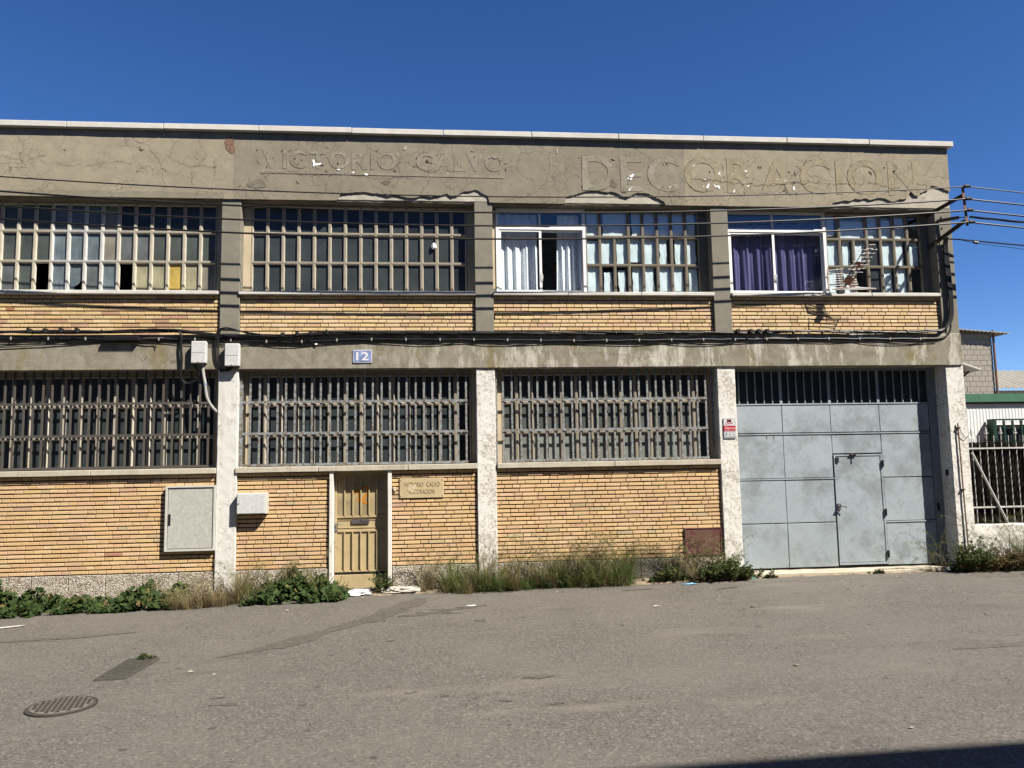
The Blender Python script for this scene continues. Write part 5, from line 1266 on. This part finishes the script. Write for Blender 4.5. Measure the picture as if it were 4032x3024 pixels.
def leafy(name, label, x0, x1, y0, y1, hf, n, size, mat, cat='plant', seed=1, stems=40, group=None):
    """mound of leaves under the height profile hf(x), thinning outwards"""
    rr = random.Random(seed); p = thing(name, label, cat, ((x0+x1)/2, (y0+y1)/2, 0), group); ox, oy = (x0+x1)/2, (y0+y1)/2; b = MB(); st = MB()
    for i in range(n):
        x = rr.uniform(x0, x1); v = rr.random(); y = y1+(y0-y1)*v; h = hf(x)*(1-.75*v*v)*(.78+.75*mnoise.noise(Vector((x*4.1+seed, y*4.1, 0))))
        if mnoise.noise(Vector((x*4.3+seed*3, y*4.3, 5))) < -.02 and rr.random() < .88: continue
        edge = min(1, (x-x0)/.15+.3, (x1-x)/.15+.3); z = gz(x, y)+.02+max(.02, h*edge*.85)*(rr.random()**.6)
        leaf(b, (x-ox, y-oy, z), size, rr)
    for i in range(stems):
        x = rr.uniform(x0, x1); y = rr.uniform(y0*.4+y1*.6, y1); h = hf(x)*rr.uniform(.7,1.15)
        st.tube([(x-ox, y-oy, gz(x,y)-.02), (x-ox+rr.uniform(-.06,.06), y-oy-.04, gz(x,y)+h*.6), (x-ox+rr.uniform(-.12,.12), y-oy-rr.uniform(0,.1), gz(x,y)+h)], .004, 4, None, False)
    stuff(b.build('foliage', M[mat], p)); stuff(st.build('stems', M['stem'], p)); return p
def prof(*tab): return lambda x: lerp_tab(list(tab), x)
leafy('creeping_mallow', 'dark green broad-leaved creeper hugging the wall foot at the left edge', -7.6,-5.85,-.85,.02, prof((-7.6,.3),(-6.75,.44),(-6.5,.30),(-6.1,.30),(-5.85,.24)), 2300, .070, 'ivy', 'plant', 3)
leafy('creeping_mallow', 'low thin stretch of broad-leaved creeper under the middle of the left brick panel', -6.0,-4.85,-.76,.02, prof((-6,.26),(-5.6,.20),(-5.2,.17),(-4.85,.2)), 1200, .064, 'ivy', 'plant', 4)
leafy('creeping_mallow', 'taller clump of broad-leaved creeper left of the white pillar', -4.95,-3.80,-.76,.03, prof((-4.95,.2),(-4.6,.38),(-4.4,.42),(-4.1,.32),(-3.8,.2)), 1700, .068, 'ivy', 'plant', 5)
leafy('mallow_bush', 'bushy green mallow growing left of the door', -2.95,-1.45,-.70,.05, prof((-2.95,.2),(-2.6,.36),(-2.25,.52),(-1.95,.42),(-1.7,.30),(-1.45,.12)), 2900, .068, 'ivy', 'plant', 6, 90)
def grass(name, label, x0, x1, y0, y1, n, hmin, hmax, mat, seed, droop=.8, panicle=0, cat='grass', lean=0.0, mat2=None, frac2=.4, tall=None):
    """fountain-shaped tufts, each with its own height and colour, and seed heads on long stalks"""
    rr = random.Random(seed); ox, oy = (x0+x1)/2, (y0+y1)/2; p = thing(name, label, cat, (ox, oy, 0)); B = MB(); H = MB()
    nt_ = max(3, n//95)
    tuf = []
    for k in range(nt_):
        pal = GPAL[mat2 if (mat2 and rr.random() < frac2) else mat]
        tuf.append((x0+(x1-x0)*(k+rr.uniform(-.2,1.2))/nt_, rr.uniform(y0, y1), rr.choice([.35,.5,.65,.8,1.0,1.2]), rr.uniform(.015,.05), rr.choice(pal), rr.uniform(.25,.8)))
    for i in range(n):
        tx, ty, th, tr, tc, tt = rr.choice(tuf); gx, gy_ = rr.gauss(0, tr), rr.gauss(0, tr*.7); x = tx+gx; y = min(ty+gy_, .03); L_ = (hmin+(hmax-hmin)*rr.random()**1.2)*th*1.3
        a = math.atan2(gy_, gx)+rr.uniform(-.8,.8); tilt = abs(rr.gauss(0, tt))+.04; d = Vector((math.cos(a)*tilt+lean, math.sin(a)*tilt-.15, 1)).normalized(); w = rr.uniform(.0020,.0046); sd = Vector((-math.sin(a), math.cos(a), 0))*w
        kk = rr.uniform(.6,1.5); col = tuple(c*kk for c in tc)
        q = Vector((x-ox, y-oy, gz(x,y)-.01)); vs = []; seg = 6; g_ = droop*rr.uniform(.1,1.6)
        for j in range(seg+1):
            t = j/seg; k = 1-t*.9; vs += [q-sd*k, q+sd*k]; q = q+d*(L_/seg); d = (d+Vector((math.cos(a)*.35, math.sin(a)*.3-.06, -1))*(g_*t*.62)).normalized()
            if q.z < gz(x,y)+.006: q.z = gz(x,y)+.006
            if q.y+oy > .03: q.y = .03-oy
        B.quadlist(vs, [(2*j, 2*j+1, 2*j+3, 2*j+2) for j in range(seg)], col)
    for i in range(panicle):
        tx, ty, th, tr, tc, tt = rr.choice(tuf); x = tx+rr.gauss(0,.03); y = min(ty, .0); L_ = hmax*rr.uniform(.8,1.75); a = rr.choice([0, 3.14])+rr.uniform(-.7,.7)
        col = rr.choice([(.30,.26,.13),(.22,.22,.09),(.16,.17,.06),(.40,.34,.2)])
        q = Vector((x-ox, y-oy, gz(x,y))); d = Vector((math.cos(a)*rr.uniform(.08,.5)+lean, math.sin(a)*.2-.10, 1)).normalized(); P = [q.copy()]
        for j in range(10):
            q = q+d*L_/10; d = (d+Vector((math.cos(a)*.6,-.05,-.9))*.026*j).normalized()
            if q.y+oy > .03: q.y = .03-oy
            P.append(q.copy())
        H.tube(P, [.0024]*6+[.0015]*5, 3, col, False)
        for j in range(5, 11):
            for k in range(8):
                e = Vector((math.cos(a)*rr.uniform(-.3,1), rr.uniform(-.6,.6), rr.uniform(-1,.5))); n0 = len(H.f); narrow(H, P[j], e, rr.uniform(.03,.09), .0022, rr); H.c[n0:] = [col]*(len(H.f)-n0)
    stuff(B.build('blades', M['grass_attr'], p))
    if H.v: stuff(H.build('seed_heads', M['grass_attr'], p))
    return p
grass('dry_grass_clump', 'dry brown grass clump in front of the left white pillar', -4.0,-2.75,-.72,.02, 3600,.14,.40,'dry',11,1.0,30,'grass',0,'brownveg',.5)
grass('tall_weed_stems', 'tall thin seeding stems rising out of the mallow bush', -3.0,-1.7,-.4,.02, 120,.3,.55,'grass',31,.5,26,'grass',0,'dry',.5)
grass('grass_tuft', 'drooping grass tuft at the foot of the middle white pillar', .05,1.20,-.36,.02, 3000,.22,.58,'grass',12,1.1,34,'grass',0,'dry',.35)
grass('grass_tuft', 'thin low grass between the middle pillar and the tall grass clump', 1.2,1.85,-.24,.03, 900,.18,.45,'grass',13,1.1,18,'grass',0,'dry',.5)
grass('tall_grass_clump', 'tall green grass clump with feathery plumes under the right brick panel', 1.8,3.05,-.26,.03, 3200,.26,.66,'grass',14,1.1,90,'grass',.05,'dry',.2)
grass('wispy_grass', 'sparse wispy grass stems leaning on the brick left of the red panel', 3.0,4.4,-.06,.03, 260,.2,.55,'grass',15,.8,44,'grass',0,'dry',.4)
grass('grass_tuft', 'few grass stems right of the plaque, before the middle pillar', -.35,.15,-.2,.02, 260,.15,.5,'grass',16,.9,14,'grass',0,'dry',.5)
def shrub(name, label, x0, x1, y0, y1, h, n, mat, seed, mat2=None, L_=.05, cat='weed'):
    rr = random.Random(seed); ox, oy = (x0+x1)/2, (y0+y1)/2; p = thing(name, label, cat, (ox, oy, 0)); b = MB(); b2 = MB(); st = MB()
    for i in range(n):
        x = rr.gauss(ox, (x1-x0)*.25); y = rr.uniform(y0, y1); hh = h*rr.uniform(.45,1.1)*max(.35, 1-((x-ox)/((x1-x0)*.62))**2); a = rr.uniform(0,6.28)
        P = [Vector((x-ox, y-oy, gz(x,y)))]; d = Vector((math.cos(a)*.35, math.sin(a)*.3-.25, 1)).normalized()
        for j in range(6): P.append(P[-1]+d*hh/6); d = (d+Vector((rr.uniform(-.3,.3), rr.uniform(-.35,.1), -.05*j))).normalized()
        st.tube(P, .0025, 3, None, False)
        for q in P[1:]:
            for k in range(6):
                e = Vector((rr.uniform(-1,1), rr.uniform(-1,.6), rr.uniform(-.4,.9))); narrow(b2 if (mat2 and q.z < h*.35 and rr.random() < .6) else b, q, e, L_*rr.uniform(.5,1.3), L_*.17, rr)
    stuff(b.build('foliage', M[mat], p)); stuff(st.build('stems', M['stem'], p))
    if b2.v: stuff(b2.build('withered_leaves', M[mat2], p))
    return p
shrub('weed_bush', 'green weed bush below the red panel at the gate pillar', 4.15,5.12,-.30,.02,.44,150,'weed',21,'brownveg',.055)
shrub('weed_bush', 'small green weed on the sooty plinth left of the red panel', 3.45,4.05,-.14,.03,.32,70,'weed',22,None,.045)
shrub('weed_bush', 'dark green weed growing on the right side of the doorstep', -1.05,-.80,-.10,.14,.42,50,'weed',23,None,.04)
shrub('weed_bush', 'green weed bush at the foot of the corner pillar', 8.66,9.25,-.25,.02,.62,130,'weed',24,'brownveg',.055)
shrub('weed_bush', 'sprawling brown and green weeds along the whitewashed wall, next to the corner pillar', 9.2,10.1,-.30,.05,.42,130,'brownveg',25,'brownveg',.05)
shrub('weed_bush', 'weed growing by the whitewashed wall at the right edge', 10.0,11.2,-.30,.05,.50,150,'weed',26,'brownveg',.05)
grass('wispy_grass', 'fine grass stems growing through the bush below the red panel', 4.15,5.1,-.2,.0, 260,.25,.55,'grass',41,.7,26,'grass',0,'dry',.4)
grass('wispy_grass', 'wispy dry grass in front of the whitewashed wall', 9.2,11.2,-.25,.04, 1100,.3,.75,'grass',27,.8,40,'grass',0,'dry',.4)
grass('wispy_grass', 'long dry stalks arching over the foot of the gate from the corner bush', 8.3,8.9,-.12,.0, 60,.3,.6,'brownveg',28,.6,10,'grass',-.25,'dry',.5)
for (x, y, lb) in ((5.45,-.10,'tiny green weed on the gate threshold, left of centre'),(7.35,-.08,'tiny green weed on the gate threshold before the small door'),(-3.23,-3.70,'weed sprouting at the far edge of the drain grate')):
    shrub('small_weed', lb, x-.12, x+.12, y-.03, y+.03, .07, 26, 'weed', int(x*10)+99, None, .03)

# ------------------------------------------------------------------ bring every paint and mineral colour to its real-world reflectance
def scale_albedo(m, k):
    nt = m.node_tree
    for nd in list(nt.nodes):
        if nd.type in ('BSDF_PRINCIPLED', 'BSDF_TRANSLUCENT'):
            i = nd.inputs[0]
            if i.is_linked:
                src = i.links[0].from_socket; x = nt.nodes.new('ShaderNodeMix'); x.data_type = 'RGBA'; x.blend_type = 'MULTIPLY'; x.inputs[0].default_value = 1.0
                x.inputs[7].default_value = (k, k, k, 1); nt.links.new(src, x.inputs[6]); nt.links.new(x.outputs[2], i)
            else: i.default_value = tuple(c*k for c in i.default_value[:3])+(1,)
for m in bpy.data.materials:
    if m.use_nodes: scale_albedo(m, {'white_floral_curtain': 1.0, 'white_paper': .95, 'white_plastic_bag': .85, 'white_aluminium': .8, 'purple_satin_curtain': 1.0, 'antenna_aluminium': .9}.get(m.name, .63))
